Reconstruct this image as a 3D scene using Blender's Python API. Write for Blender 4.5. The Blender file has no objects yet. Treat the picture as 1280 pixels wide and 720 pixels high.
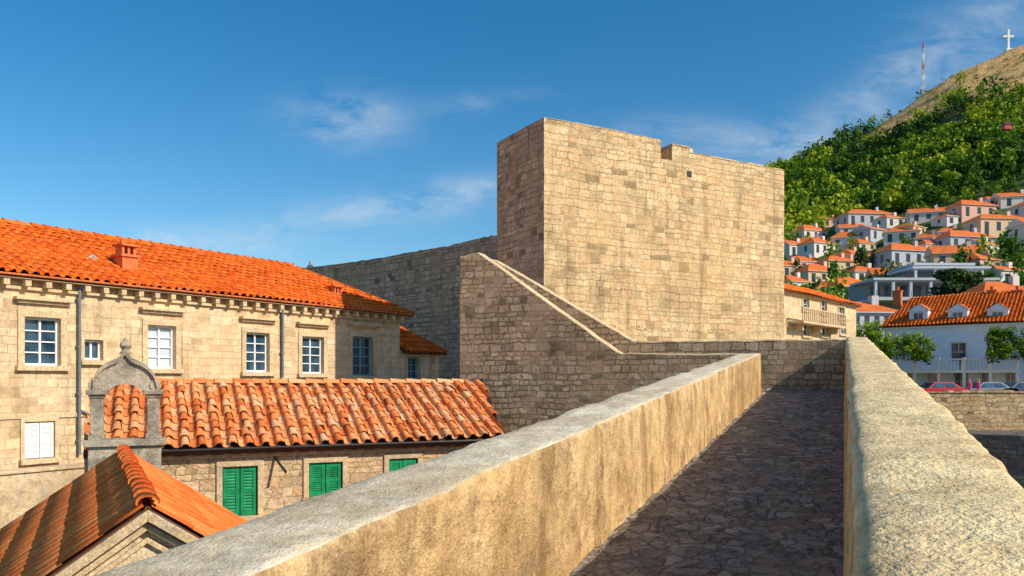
import bpy, math, random
import numpy as np
from mathutils import Vector, noise as mnoise
random.seed(7); rng=np.random.default_rng(7)
sc=bpy.context.scene
def V3(*a): return Vector(a)

# ---------------------------------------------------------------- nodes
class NT:
    def __init__(s,tree): s.t=tree; s.t.nodes.clear()
    def n(s,typ,ins=None,**props):
        nd=s.t.nodes.new(typ)
        for k,v in props.items(): setattr(nd,k,v)
        for k,v in (ins or {}).items():
            sk=nd.inputs[k]
            if isinstance(v,bpy.types.NodeSocket): s.t.links.new(v,sk)
            else: sk.default_value=v
        return nd
    def math(s,op,a,b=0.0,c=None,clamp=False):
        d={0:a,1:b}
        if c is not None: d[2]=c
        return s.n('ShaderNodeMath',d,operation=op,use_clamp=clamp).outputs[0]
    def vmath(s,op,a,b=(0,0,0)): return s.n('ShaderNodeVectorMath',{0:a,1:b},operation=op).outputs[0]
    def mix(s,f,a,b,bt='MIX'):
        return s.n('ShaderNodeMix',{0:f,6:a,7:b},data_type='RGBA',blend_type=bt).outputs[2]
    def noise(s,vec,scale,detail=4,rough=.55,out=0,dist=0):
        return s.n('ShaderNodeTexNoise',{'Vector':vec,'Scale':scale,'Detail':min(detail,5),'Roughness':rough,'Distortion':dist}).outputs[out]
    def ramp(s,f,stops,interp='LINEAR'):
        nd=s.n('ShaderNodeValToRGB',{0:f}); r=nd.color_ramp; r.interpolation=interp
        while len(r.elements)<len(stops): r.elements.new(.5)
        for e,(p,c) in zip(r.elements,stops):
            e.position=p; e.color=c if len(c)==4 else (*c,1)
        return nd.outputs[0]
    def maprange(s,v,a,b,c=0,d=1):
        return s.n('ShaderNodeMapRange',{0:v,1:a,2:b,3:c,4:d}).outputs[0]
def c4(c): return (*c,1)
def newmat(name):
    m=bpy.data.materials.new(name); m.use_nodes=True; return m,NT(m.node_tree)
def finish(nt,col,rough=.85,bump=None,bd=.02,bs=1.0,metal=0,spec=.25,extra=None):
    p={'Base Color':col,'Roughness':rough,'Metallic':metal,'Specular IOR Level':spec}
    if bump is not None:
        p['Normal']=nt.n('ShaderNodeBump',{'Height':bump,'Strength':bs,'Distance':bd}).outputs[0]
    if extra: p.update(extra)
    b=nt.n('ShaderNodeBsdfPrincipled',p)
    nt.n('ShaderNodeOutputMaterial',{0:b.outputs[0]})
def simple(name,col,rough=.7,var=.15,scale=3,metal=0,spec=.3):
    m,nt=newmat(name); co=nt.n('ShaderNodeTexCoord').outputs['Object']
    f=nt.noise(co,scale,4)
    a=tuple(max(0,x*(1-var)) for x in col); b=tuple(min(1,x*(1+var)) for x in col)
    finish(nt,nt.ramp(f,[(.3,a),(.7,b)]),rough,metal=metal,spec=spec)
    return m
def stone(name,c1,c2,mortar,bw=.5,bh=.25,ms=.012,dist=.05,stainc=(.12,.10,.08),stain=.5,bump=.03,streak=.3,rowvar=.35,dark=.35,warm=(.66,.41,.16),warmf=.35,vari=.35,grain=1.0):
    m,nt=newmat(name); uv=nt.n('ShaderNodeTexCoord').outputs['UV']
    sep=nt.n('ShaderNodeSeparateXYZ',{0:uv}); u,v=sep.outputs[0],sep.outputs[1]
    n1=nt.n('ShaderNodeTexNoise',{'W':nt.math('MULTIPLY',v,1.0/(bh*3)),'Scale':1.0,'Detail':2},noise_dimensions='1D').outputs[0]
    v2=nt.math('ADD',v,nt.math('MULTIPLY',nt.math('SUBTRACT',n1,.5),bh*5*rowvar))
    row=nt.math('FLOOR',nt.math('DIVIDE',v2,bh))
    rn=nt.n('ShaderNodeTexWhiteNoise',{'W':row},noise_dimensions='1D').outputs[0]
    u2=nt.math('ADD',nt.math('MULTIPLY',u,nt.math('ADD',.8,nt.math('MULTIPLY',rn,.5))),nt.math('MULTIPLY',rn,bw*2))
    base=nt.n('ShaderNodeCombineXYZ',{0:u2,1:v2,2:0.0}).outputs[0]
    d1=nt.vmath('SUBTRACT',nt.noise(uv,.55/bw,2,out=1),(.5,.5,.5))
    sc1=nt.n('ShaderNodeVectorMath',{0:d1,'Scale':dist*2.5},operation='SCALE').outputs[0]
    d2=nt.vmath('SUBTRACT',nt.noise(uv,4/bw,3,out=1),(.5,.5,.5))
    sc2=nt.n('ShaderNodeVectorMath',{0:d2,'Scale':dist*1.5},operation='SCALE').outputs[0]
    vec=nt.vmath('ADD',nt.vmath('ADD',base,sc1),sc2)
    b=nt.n('ShaderNodeTexBrick',{'Vector':vec,'Color1':(0,0,0,1),'Color2':(1,1,1,1),'Mortar':(.5,.5,.5,1),'Scale':1.0,'Mortar Size':ms,'Mortar Smooth':.8,'Bias':0.0,'Brick Width':bw,'Row Height':bh},offset=.5,squash=.75,squash_frequency=3)
    f=nt.n('ShaderNodeSeparateColor',{0:b.outputs[0]}).outputs[0]
    mid=tuple((x+y)/2 for x,y in zip(c1,c2)); pk=(mid[0]*1.08,mid[1]*.94,mid[2]*.88)
    scol=nt.ramp(f,[(0,tuple(x*dark for x in c2)),(.08,c2),(.3,mid),(.45,pk),(.6,c1),(.8,mid),(.92,tuple(min(.88,x*(1+vari)) for x in c1)),(1,c1)])
    wornm=nt.maprange(nt.noise(nt.vmath('ADD',uv,(7,3,0)),.9,4,.6),.42,.62,1,.25)
    col=nt.mix(nt.math('MULTIPLY',b.outputs[1],nt.math('MULTIPLY',wornm,.85)),scol,c4(mortar))
    g=nt.noise(uv,11,5,.78)
    k=grain
    col=nt.mix(1.0,col,nt.ramp(g,[(.28,(1-.45*k,1-.48*k,1-.52*k)),(.5,(.98,.98,.98)),(.72,(1+.3*k,1+.28*k,1+.24*k))]),'MULTIPLY')
    g2=nt.noise(uv,2.6,5,.7)
    col=nt.mix(1.0,col,nt.ramp(g2,[(.3,(.74,.71,.66)),(.5,(1,1,1)),(.7,(1.14,1.13,1.1))]),'MULTIPLY')
    st=nt.noise(uv,.45,5,.7)
    col=nt.mix(nt.math('MULTIPLY',nt.maprange(st,.5,.68),stain),col,c4(stainc))
    wn=nt.noise(nt.vmath('ADD',uv,(31,17,0)),.35,5,.65)
    col=nt.mix(nt.math('MULTIPLY',nt.maprange(wn,.46,.66),warmf),col,c4(warm))
    sv=nt.noise(nt.vmath('MULTIPLY',uv,(1.8,.16,1)),1.0,5,.75)
    col=nt.mix(nt.math('MULTIPLY',nt.maprange(sv,.52,.70),streak),col,c4(tuple(x*.7 for x in stainc)))
    h=nt.math('ADD',nt.math('MULTIPLY',nt.math('MULTIPLY',nt.math('SUBTRACT',1.0,b.outputs[1]),wornm),.6),nt.math('MULTIPLY',g,.8))
    h=nt.math('ADD',h,nt.math('MULTIPLY',f,.3))
    finish(nt,col,.92,h,bump,1.0,spec=.12)
    return m
def plaster(name,ca,cb,cs,scale=1,bump=.012,stain=.5,grain=60,cx=(.45,.42,.36),up=0.5,lowdark=0,gr=.7,pits=.8):
    m,nt=newmat(name); co=nt.n('ShaderNodeTexCoord').outputs['Object']
    f=nt.noise(co,1.3*scale,5,.65); f2=nt.noise(nt.vmath('ADD',co,(9,3,5)),.7*scale,5,.75,dist=.4)
    f3=nt.noise(co,6*scale,5,.75); fg=nt.noise(co,grain,4,.7); fp=nt.noise(nt.vmath('ADD',co,(4,14,2)),2.6*scale,5,.8)
    col=nt.ramp(f,[(.3,ca),(.68,cb)])
    col=nt.mix(nt.math('MULTIPLY',nt.maprange(f2,.47,.58),stain),col,c4(cs))
    col=nt.mix(nt.math('MULTIPLY',nt.maprange(fp,.53,.60),up),col,c4(cx))
    if lowdark:
        fs_=nt.noise(nt.vmath('MULTIPLY',co,(1.2,1.2,.22)),2.4,5,.72)
        col=nt.mix(nt.math('MULTIPLY',nt.maprange(fs_,.50,.62),lowdark),col,c4(tuple(x*.7 for x in cs)))
    col=nt.mix(1.0,col,nt.ramp(f3,[(.3,(.70,.66,.60)),(.55,(1,1,1)),(.75,(1.15,1.15,1.15))]),'MULTIPLY')
    vor=nt.n('ShaderNodeTexVoronoi',{'Vector':co,'Scale':grain*.35}).outputs[0]
    pit=nt.ramp(vor,[(.0,(.45,.38,.32)),(.25,(1,1,1))])
    col=nt.mix(nt.maprange(f3,.45,.6,0,pits),col,nt.mix(1.0,col,pit,'MULTIPLY'))
    col=nt.mix(gr,col,nt.mix(1.0,col,nt.ramp(fg,[(.3,(.5,.47,.43)),(.7,(1.4,1.38,1.35))]),'MULTIPLY'))
    h=nt.math('ADD',nt.math('MULTIPLY',f3,1.8),nt.math('ADD',nt.math('MULTIPLY',fg,.6),nt.math('MULTIPLY',fp,1.6)))
    finish(nt,col,.95,h,bump,1.0,spec=.06)
    return m
def tilemat(name,stops,lichen=.25,dk=(.16,.05,.02)):
    m,nt=newmat(name); co=nt.n('ShaderNodeTexCoord').outputs['Object']
    at=nt.n('ShaderNodeAttribute',attribute_name='tc').outputs['Color']
    sep=nt.n('ShaderNodeSeparateColor',{0:at})
    col=nt.ramp(sep.outputs[0],stops)
    n=nt.noise(co,7,5,.65)
    col=nt.mix(nt.math('MULTIPLY',nt.maprange(n,.5,.72),lichen),col,c4((.42,.36,.22)))
    col=nt.mix(1.0,col,nt.ramp(nt.noise(co,28,4,.7),[(.3,(.75,.7,.68)),(.7,(1.2,1.2,1.2))]),'MULTIPLY')
    col=nt.mix(nt.math('MULTIPLY',nt.maprange(nt.noise(co,.6,5,.6),.5,.72),.3),col,c4(dk))
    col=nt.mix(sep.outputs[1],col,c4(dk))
    finish(nt,col,.85,nt.noise(co,30,4,.7),.006,1.0,spec=.12)
    return m

# ---------------------------------------------------------------- mesh builder
class MB:
    def __init__(s): s.v=[]; s.f=[]; s.m=[]
    def poly(s,pts,mat=0):
        i=len(s.v); s.v+= [tuple(p) for p in pts]; s.f.append(tuple(range(i,i+len(pts)))); s.m.append(mat)
    def hexa(s,p,mat=0):
        i=len(s.v); s.v+=[tuple(q) for q in p]
        for f in ((3,2,1,0),(4,5,6,7),(0,1,5,4),(1,2,6,5),(2,3,7,6),(3,0,4,7)):
            s.f.append(tuple(i+k for k in f)); s.m.append(mat)
    def box(s,O,a,b,c,mat=0):
        O,a,b,c=Vector(O),Vector(a),Vector(b),Vector(c)
        if a.cross(b).dot(c)<0: a,b=b,a
        s.hexa([O,O+a,O+a+b,O+b,O+c,O+a+c,O+a+b+c,O+b+c],mat)
    def cbox(s,x0,x1,y0,y1,z0,z1,mat=0): s.box((x0,y0,z0),(x1-x0,0,0),(0,y1-y0,0),(0,0,z1-z0),mat)
    def prism(s,pts,z0,z1,mat=0):
        n=len(pts)
        s.poly([(p[0],p[1],z1) for p in pts],mat)
        for k in range(n):
            a,b=pts[k],pts[(k+1)%n]
            s.poly([(a[0],a[1],z0),(b[0],b[1],z0),(b[0],b[1],z1),(a[0],a[1],z1)],mat)
    def tube(s,A,B,r0,r1=None,n=8,mat=0,caps=True):
        A,B=Vector(A),Vector(B); r1=r0 if r1 is None else r1
        d=(B-A).normalized(); x=d.orthogonal().normalized(); y=d.cross(x)
        i=len(s.v)
        for P,r in ((A,r0),(B,r1)):
            for k in range(n):
                t=2*math.pi*k/n; s.v.append(tuple(P+x*math.cos(t)*r+y*math.sin(t)*r))
        for k in range(n):
            k2=(k+1)%n; s.f.append((i+k,i+k2,i+n+k2,i+n+k)); s.m.append(mat)
        if caps:
            s.f.append(tuple(i+k for k in range(n))[::-1]); s.m.append(mat)
            s.f.append(tuple(i+n+k for k in range(n))); s.m.append(mat)
    def lathe(s,C,prof,n=12,mat=0):
        C=Vector(C); i=len(s.v)
        for (r,z) in prof:
            for k in range(n):
                t=2*math.pi*k/n; s.v.append((C.x+r*math.cos(t),C.y+r*math.sin(t),C.z+z))
        for j in range(len(prof)-1):
            for k in range(n):
                k2=(k+1)%n; s.f.append((i+j*n+k,i+j*n+k2,i+(j+1)*n+k2,i+(j+1)*n+k)); s.m.append(mat)
    def build(s,name,mats,parent=None,smooth=False,bevel=0,uv=True):
        me=bpy.data.meshes.new(name); me.from_pydata(s.v,[],s.f)
        for m in mats: me.materials.append(m)
        me.polygons.foreach_set('material_index',s.m)
        me.update()
        if uv: autouv(me)
        if smooth: me.polygons.foreach_set('use_smooth',[True]*len(me.polygons))
        ob=bpy.data.objects.new(name,me); sc.collection.objects.link(ob)
        if parent: ob.parent=parent
        if bevel:
            b=ob.modifiers.new('b','BEVEL'); b.width=bevel; b.segments=2; b.limit_method='ANGLE'
        return ob
def autouv(me):
    uvl=me.uv_layers.new(name='UVMap'); data=uvl.data
    for p in me.polygons:
        n=p.normal
        if abs(n.z)<.75 and (abs(n.x)+abs(n.y))>1e-6:
            t=Vector((-n.y,n.x,0)).normalized()
            a=round(math.atan2(t.y,t.x)/.12)*.12; t=Vector((math.cos(a),math.sin(a),0)); off=(int(round(a*50))%7)
            for li in p.loop_indices:
                co=me.vertices[me.loops[li].vertex_index].co
                data[li].uv=(co.dot(t)+off+60,co.z+20)
        else:
            for li in p.loop_indices:
                co=me.vertices[me.loops[li].vertex_index].co
                data[li].uv=(co.x+50,co.y+50)
def empty(name,loc=(0,0,0)):
    e=bpy.data.objects.new(name,None); e.empty_display_size=.3; sc.collection.objects.link(e); return e
class Fac:
    def __init__(s,P,Q):
        s.O=Vector((P[0],P[1],0)); s.e=Vector((Q[0]-P[0],Q[1]-P[1],0)).normalized(); s.L=(Vector((Q[0],Q[1],0))-s.O).length
        n=Vector((s.e.y,-s.e.x,0)); s.n=n
    def P(s,a,z,o=0): return s.O+s.e*a+s.n*o+Vector((0,0,z))
    def at(s,px,py):
        u=(px-640)/1000; a=(u*s.O.y-s.O.x)/(s.e.x-u*s.e.y); Y=s.O.y+s.e.y*a
        return a,(475-py)/1000*Y
    def rect(s,x0,x1,y0,y1):
        a0=s.at(x0,0)[0]; a1=s.at(x1,0)[0]; xm=(x0+x1)/2
        return (a0,a1,s.at(xm,y1)[1],s.at(xm,y0)[1])
    def box(s,mb,a0,a1,z0,z1,o0,o1,mat=0):
        mb.box(s.P(a0,z0,o0),s.e*(a1-a0),s.n*(o1-o0),(0,0,z1-z0),mat)
def wall(mb,F,a0,a1,z0,z1,holes,mat=0,depth=.22,rev=None):
    rev=mat if rev is None else rev
    xs=sorted({a0,a1,*[h[0] for h in holes],*[h[1] for h in holes]}); zs=sorted({z0,z1,*[h[2] for h in holes],*[h[3] for h in holes]})
    for i in range(len(xs)-1):
        for j in range(len(zs)-1):
            cx=(xs[i]+xs[i+1])/2; cz=(zs[j]+zs[j+1])/2
            if any(h[0]<cx<h[1] and h[2]<cz<h[3] for h in holes): continue
            mb.poly([F.P(xs[i],zs[j]),F.P(xs[i+1],zs[j]),F.P(xs[i+1],zs[j+1]),F.P(xs[i],zs[j+1])],mat)
    for (h0,h1,y0,y1) in holes:
        d=-depth
        mb.poly([F.P(h0,y0),F.P(h0,y1),F.P(h0,y1,d),F.P(h0,y0,d)],rev)
        mb.poly([F.P(h1,y1),F.P(h1,y0),F.P(h1,y0,d),F.P(h1,y1,d)],rev)
        mb.poly([F.P(h0,y0),F.P(h0,y0,d),F.P(h1,y0,d),F.P(h1,y0)],rev)
        mb.poly([F.P(h0,y1),F.P(h1,y1),F.P(h1,y1,d),F.P(h0,y1,d)],rev)
def casement(mb,F,h,cols=2,rows=4,mf=0,mg=1,o=-.16,fr=.07,mu=.03):
    a0,a1,z0,z1=h
    mb.poly([F.P(a0,z0,o-.03),F.P(a1,z0,o-.03),F.P(a1,z1,o-.03),F.P(a0,z1,o-.03)],mg)
    F.box(mb,a0,a0+fr,z0,z1,o-.02,o+.04,mf); F.box(mb,a1-fr,a1,z0,z1,o-.02,o+.04,mf)
    F.box(mb,a0+fr,a1-fr,z0,z0+fr,o-.02,o+.04,mf); F.box(mb,a0+fr,a1-fr,z1-fr,z1,o-.02,o+.04,mf)
    W=a1-a0-2*fr; H=z1-z0-2*fr
    for c in range(1,cols):
        x=a0+fr+W*c/cols; w=mu*1.6 if c*2==cols else mu
        F.box(mb,x-w/2,x+w/2,z0+fr,z1-fr,o-.02,o+.03,mf)
    for r in range(1,rows):
        z=z0+fr+H*r/rows; F.box(mb,a0+fr,a1-fr,z-mu/2,z+mu/2,o-.02,o+.02,mf)
def surround(mb,F,h,w=.16,mat=0,cornice=True,sill=True,pr=.05):
    a0,a1,z0,z1=h
    F.box(mb,a0-w,a0,z0,z1,-.02,pr,mat); F.box(mb,a1,a1+w,z0,z1,-.02,pr,mat)
    F.box(mb,a0-w,a1+w,z1,z1+w,-.02,pr+.004,mat)
    if sill: F.box(mb,a0-w*1.3,a1+w*1.3,z0-.14,z0,-.02,pr+.09,mat)
    if cornice:
        F.box(mb,a0-w*1.1,a1+w*1.1,z1+w+.18,z1+w+.26,-.02,pr+.06,mat)
        F.box(mb,a0-w*1.6,a1+w*1.6,z1+w+.26,z1+w+.34,-.02,pr+.16,mat)
def shutters(mb,F,h,mf=0,o=.0,slats=14):
    a0,a1,z0,z1=h; m=(a0+a1)/2
    for (x0,x1) in ((a0,m-.008),(m+.008,a1)):
        F.box(mb,x0,x0+.06,z0,z1,o,o+.045,mf); F.box(mb,x1-.06,x1,z0,z1,o,o+.045,mf)
        for (q0,q1) in ((z0,z0+.08),((z0+z1)/2-.04,(z0+z1)/2+.04),(z1-.08,z1)):
            F.box(mb,x0+.06,x1-.06,q0,q1,o+.002,o+.042,mf)
        for k in range(slats):
            z=z0+.08+(z1-z0-.16)*(k+.5)/slats; t=.5*(z1-z0-.16)/slats
            A=F.P(x0+.06,z-t,o+.036)
            mb.box(A,F.e*(x1-x0-.12),-F.n*.028+Vector((0,0,t*1.8)),Vector((0,0,.008))+F.n*.004,mf)

# ---------------------------------------------------------------- roof tiles
def tiles(name,O,U,V,poly,cw,rl,mat,parent,seed=1,hs=1.0,under=None,flat=False):
    r=np.random.default_rng(seed); O=np.array(O,float); U=np.array(Vector(U).normalized()); V=np.array(Vector(V).normalized())
    N=np.cross(U,V); N/=np.linalg.norm(N)
    if N[2]<0: N=-N
    us=[p[0] for p in poly]; vs=[p[1] for p in poly]
    def inside(x,y):
        c=False; n=len(poly)
        for i in range(n):
            x1,y1=poly[i]; x2,y2=poly[(i+1)%n]
            if (y1>y)!=(y2>y) and x<(x2-x1)*(y-y1)/(y2-y1)+x1: c=not c
        return c
    K=7; th=np.linspace(0,math.pi,K)
    def templ(kind):
        P=[]
        if flat:
            xs_=np.array([-.5,-.38,-.3,-.22,-.1,.2,.51])*cw; zs_=np.array([.0,.010,.022,.010,.0,.004,.0])
            for (v,l) in ((0,.010),(rl*1.1,.003)): P+=[(x,v,z+l) for x,z in zip(xs_,zs_)]
            P+=[(x,0,z-.004) for x,z in zip(xs_,zs_)]
            return np.array(P)
        if kind==0:
            for (v,rad,l) in ((0,.30*cw,.055),(rl*1.18,.245*cw,.012)):
                P+= [(math.cos(t)*rad,v,math.sin(t)*rad*.85*hs+l*hs) for t in th]
            P+= [(math.cos(t)*(.30*cw-.018),0,math.sin(t)*(.30*cw-.018)*.85*hs+.04*hs) for t in th]
        else:
            for (v,rad,l) in ((0,.27*cw,.028),(rl*1.18,.33*cw,.0)):
                P+= [(math.cos(t)*rad,v,(1-math.sin(t))*.075*hs+l*hs) for t in th]
            P+= [(math.cos(t)*.27*cw,0,(1-math.sin(t))*.075*hs+.012*hs) for t in th]
        return np.array(P)
    T=[templ(0),templ(1)]
    F=[]
    for k in range(K-1):
        F.append((k+1,k,K+k,K+k+1)); F.append((k,k+1,2*K+k+1,2*K+k))
    F=np.array(F)
    verts=[];cols=[]
    j0=int(math.floor(min(us)/cw)); j1=int(math.ceil(max(us)/cw)); i1=int(math.ceil(max(vs)/rl))
    for i in range(i1+1):
        for j in range(j0,j1+1):
            for kind in ((0,) if flat else (0,1)):
                uc=(j+(.5 if kind==0 else 0))*cw; vc=i*rl
                if not inside(uc,vc+rl*.55): continue
                t=T[kind].copy(); ang=r.normal(0,.022 if not flat else .005)
                t[:,0]+=t[:,1]*ang; t[:,0]+=r.normal(0,.009 if not flat else .002)+uc; t[:,1]+=vc+r.normal(0,.014 if not flat else .005)-(0 if kind==0 else .02); t[:,2]+=abs(r.normal(0,.006 if not flat else .0015))
                if not flat: t[:,2]+=.03*math.sin(uc*.7+seed)+.02*math.sin(vc*1.3+uc*.31)
                verts.append(O+t[:,0:1]*U+t[:,1:2]*V+t[:,2:3]*N)
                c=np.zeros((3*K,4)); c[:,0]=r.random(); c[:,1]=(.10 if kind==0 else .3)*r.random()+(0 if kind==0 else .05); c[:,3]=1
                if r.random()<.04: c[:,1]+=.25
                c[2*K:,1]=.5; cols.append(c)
    vv=np.concatenate(verts); cc=np.concatenate(cols); n=len(verts)
    ff=(F[None]+(np.arange(n)*3*K)[:,None,None]).reshape(-1,4)
    me=bpy.data.meshes.new(name); me.from_pydata(vv.tolist(),[],ff.tolist())
    a=me.color_attributes.new('tc','FLOAT_COLOR','POINT'); a.data.foreach_set('color',cc.ravel())
    me.polygons.foreach_set('use_smooth',[True]*len(me.polygons))
    me.materials.append(mat); me.update()
    ob=bpy.data.objects.new(name,me); sc.collection.objects.link(ob); ob.parent=parent
    if under:
        mb=MB(); q=[Vector(O+p[0]*U+p[1]*V-N*.02) for p in poly]
        mb.poly(q,0); mb.poly([x-Vector(N)*.1 for x in q],0)
        for k in range(len(q)):
            a_,b_=q[k],q[(k+1)%len(q)]; mb.poly([a_,b_,b_-Vector(N)*.1,a_-Vector(N)*.1],0)
        mb.build(name+'_deck',[under],parent)
    return ob
def ridge(name,A,B,rad,L,mat,parent,seed=3):
    A,B=Vector(A),Vector(B); d=(B-A); n=max(1,int(d.length/L)); d.normalize(); x=d.cross(Vector((0,0,1))).normalized(); up=x.cross(d)
    r=random.Random(seed); vs=[];fs=[];cs=[];K=8
    for i in range(n):
        P=A+d*(i*L); Q=A+d*(i*L+L*1.12); b=len(vs); c=r.random(); wob=x*r.uniform(-.012,.012)
        for (C,rr,l) in ((P,rad,.02),(Q,rad*.86,.0),(P,rad-.015,.005)):
            for k in range(K):
                t=math.pi*k/(K-1)*1.1-.16; vs.append(tuple(C+wob+x*math.cos(t)*rr+up*(math.sin(t)*rr*.8+l)))
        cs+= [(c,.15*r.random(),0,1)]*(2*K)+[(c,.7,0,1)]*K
        for k in range(K-1):
            fs.append((b+k,b+k+1,b+K+k+1,b+K+k)); fs.append((b+k,b+k+1,b+2*K+k+1,b+2*K+k))
    me=bpy.data.meshes.new(name); me.from_pydata(vs,[],fs)
    a=me.color_attributes.new('tc','FLOAT_COLOR','POINT'); a.data.foreach_set('color',[q for c in cs for q in c])
    me.polygons.foreach_set('use_smooth',[True]*len(me.polygons)); me.materials.append(mat)
    ob=bpy.data.objects.new(name,me); sc.collection.objects.link(ob); ob.parent=parent

# ---------------------------------------------------------------- foliage
def foliage(name,trees,mat,K=110,trunkmat=None,parent=None,seed=5):
    r=np.random.default_rng(seed); VV=[];CC=[]
    for (x,y,z,rx,rz,tone) in trees:
        nb=7; bl=r.normal(0,.42,(nb,3)); bl[:,2]=r.uniform(-.55,.75,nb); bl[:,:2]*= (1-.4*np.clip(bl[:,2:],0,1))
        idx=r.integers(0,nb,K); br=r.uniform(.34,.55,nb)
        d=r.normal(0,1,(K,3)); d/=np.linalg.norm(d,axis=1)[:,None]
        p=bl[idx]+d*br[idx][:,None]*r.uniform(.75,1.1,K)[:,None]
        sz=r.uniform(.10,.22,K)[:,None]
        nrm=d+r.normal(0,.45,(K,3)); nrm[:,2]+=.3; nrm/=np.linalg.norm(nrm,axis=1)[:,None]
        a=np.cross(nrm,r.normal(0,1,(K,3))); a/=np.linalg.norm(a,axis=1)[:,None]; b=np.cross(nrm,a)
        q=np.stack([p+a*sz,p+b*sz*.7,p-a*sz,p-b*sz*.7],1)
        q=q*np.array([rx,rx,rz])+np.array([x,y,z+rz*1.0])
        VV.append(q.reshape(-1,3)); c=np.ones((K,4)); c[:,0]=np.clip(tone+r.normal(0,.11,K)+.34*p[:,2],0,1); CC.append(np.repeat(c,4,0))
    v=np.concatenate(VV); c=np.concatenate(CC); nf=len(v)//4
    me=bpy.data.meshes.new(name); me.vertices.add(len(v)); me.vertices.foreach_set('co',v.ravel())
    me.loops.add(len(v)); me.loops.foreach_set('vertex_index',np.arange(len(v),dtype=np.int32))
    me.polygons.add(nf); me.polygons.foreach_set('loop_start',np.arange(0,len(v),4,dtype=np.int32)); me.polygons.foreach_set('loop_total',np.full(nf,4,dtype=np.int32))
    me.update(calc_edges=True)
    at=me.color_attributes.new('tc','FLOAT_COLOR','POINT'); at.data.foreach_set('color',c.ravel())
    me.materials.append(mat); ob=bpy.data.objects.new(name,me); sc.collection.objects.link(ob)
    if parent: ob.parent=parent
    if trunkmat:
        mb=MB()
        for (x,y,z,rx,rz,tone) in trees:
            mb.tube((x,y,z-rz*.6),(x+.1*rx,y,z+rz*.9),rx*.09,rx*.05,6)
            for k in range(3):
                t=k*2.1+x; mb.tube((x+.05*rx,y,z+rz*.3),(x+math.cos(t)*rx*.5,y+math.sin(t)*rx*.5,z+rz*1.1),rx*.045,rx*.02,5)
        mb.build(name+'_trunks',[trunkmat],ob if not parent else parent,uv=False)
    return ob

# ================================================================ materials
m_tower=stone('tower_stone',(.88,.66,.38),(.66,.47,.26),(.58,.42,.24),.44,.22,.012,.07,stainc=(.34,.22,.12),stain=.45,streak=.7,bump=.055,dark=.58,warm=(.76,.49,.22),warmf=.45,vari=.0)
m_tower2=stone('tower_shaded_side_stone',(.70,.51,.34),(.46,.33,.21),(.28,.20,.13),.36,.20,.016,.06,stainc=(.24,.16,.11),stain=.35,streak=.3,bump=.05,dark=.55,vari=.15)  # smaller stones; the side face's shade is also darkened into the colour
m_stair=stone('stair_wall_stone',(.76,.56,.36),(.48,.35,.22),(.27,.20,.13),.26,.14,.018,.05,stainc=(.24,.17,.12),stain=.3,streak=.25,bump=.055,dark=.5,vari=.15)
m_city=stone('city_wall_stone',(.78,.52,.34),(.50,.33,.22),(.24,.16,.11),.42,.24,.032,.06,stain=.2,stainc=(.26,.17,.11),streak=.2,bump=.06,dark=.5,vari=.15)
m_facade=stone('facade_stone',(.82,.64,.41),(.70,.52,.32),(.54,.40,.25),.46,.22,.008,.035,stainc=(.36,.25,.15),stain=.35,streak=.7,bump=.018,dark=.7,warm=(.74,.48,.24),warmf=.45,vari=.05,grain=.8)
m_rubble=stone('rubble_stone',(.86,.66,.42),(.60,.43,.25),(.46,.34,.21),.30,.17,.014,.08,stain=.2,stainc=(.3,.22,.13),streak=.2,bump=.045,dark=.5,vari=.0)
m_quay=stone('quay_stone',(.76,.57,.34),(.46,.33,.20),(.24,.18,.11),.55,.28,.03,.18,stain=.25,stainc=(.2,.15,.10),streak=.3,bump=.1,dark=.45,vari=.1)
m_quayd=stone('quay_dark_stone',(.24,.21,.18),(.14,.13,.12),(.08,.08,.08),.6,.35,.03,.12,stain=.4,bump=.08,dark=.5,warmf=.05)
m_trim=plaster('trim_stone',(.74,.57,.34),(.82,.65,.42),(.48,.35,.22),2,.006,.4,40)
m_greytrim=plaster('weathered_stone',(.46,.41,.33),(.58,.51,.40),(.20,.18,.15),3,.008,.7,50)
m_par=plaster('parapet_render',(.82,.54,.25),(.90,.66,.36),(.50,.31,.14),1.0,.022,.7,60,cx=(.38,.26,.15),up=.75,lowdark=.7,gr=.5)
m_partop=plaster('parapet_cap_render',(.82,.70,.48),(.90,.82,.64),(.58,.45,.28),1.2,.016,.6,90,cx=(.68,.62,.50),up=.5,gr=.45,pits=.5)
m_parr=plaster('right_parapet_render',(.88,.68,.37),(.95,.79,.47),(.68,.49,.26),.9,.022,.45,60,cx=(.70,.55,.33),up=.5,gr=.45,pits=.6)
m_low=plaster('old_render',(.76,.58,.36),(.84,.68,.46),(.44,.32,.20),1.0,.015,.6,40)
new=[(0,(.68,.11,.012)),(.35,(.84,.165,.018)),(.7,(.92,.235,.03)),(1,(.76,.19,.045))]
old=[(0,(.58,.14,.035)),(.2,(.82,.24,.07)),(.45,(.86,.34,.12)),(.7,(.80,.46,.23)),(.85,(.84,.26,.07)),(1,(.80,.56,.33))]
gab=[(0,(.86,.18,.03)),(.5,(.94,.26,.055)),(1,(.92,.32,.09))]
m_tnew=tilemat('new_roof_tiles',new,.1,(.32,.06,.015)); m_told=tilemat('old_roof_tiles',old,.25,(.26,.09,.03)); m_tgab=tilemat('gable_roof_tiles',gab,.12,(.42,.10,.03))
m_under=simple('roof_deck',(.14,.06,.03),.9)
m_white=simple('white_paint',(.80,.81,.80),.5,.04)
m_teal=simple('teal_paint',(.22,.40,.42),.5,.06)
m_green=simple('green_paint',(.012,.26,.10),.45,.35,6)
m_pipe=simple('lead_pipe',(.17,.19,.20),.6,.15,5)
m_dark=simple('dark_metal_and_void',(.03,.03,.035),.5)
m_brick=simple('chimney_brick',(.62,.17,.06),.85,.3,6)
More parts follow.
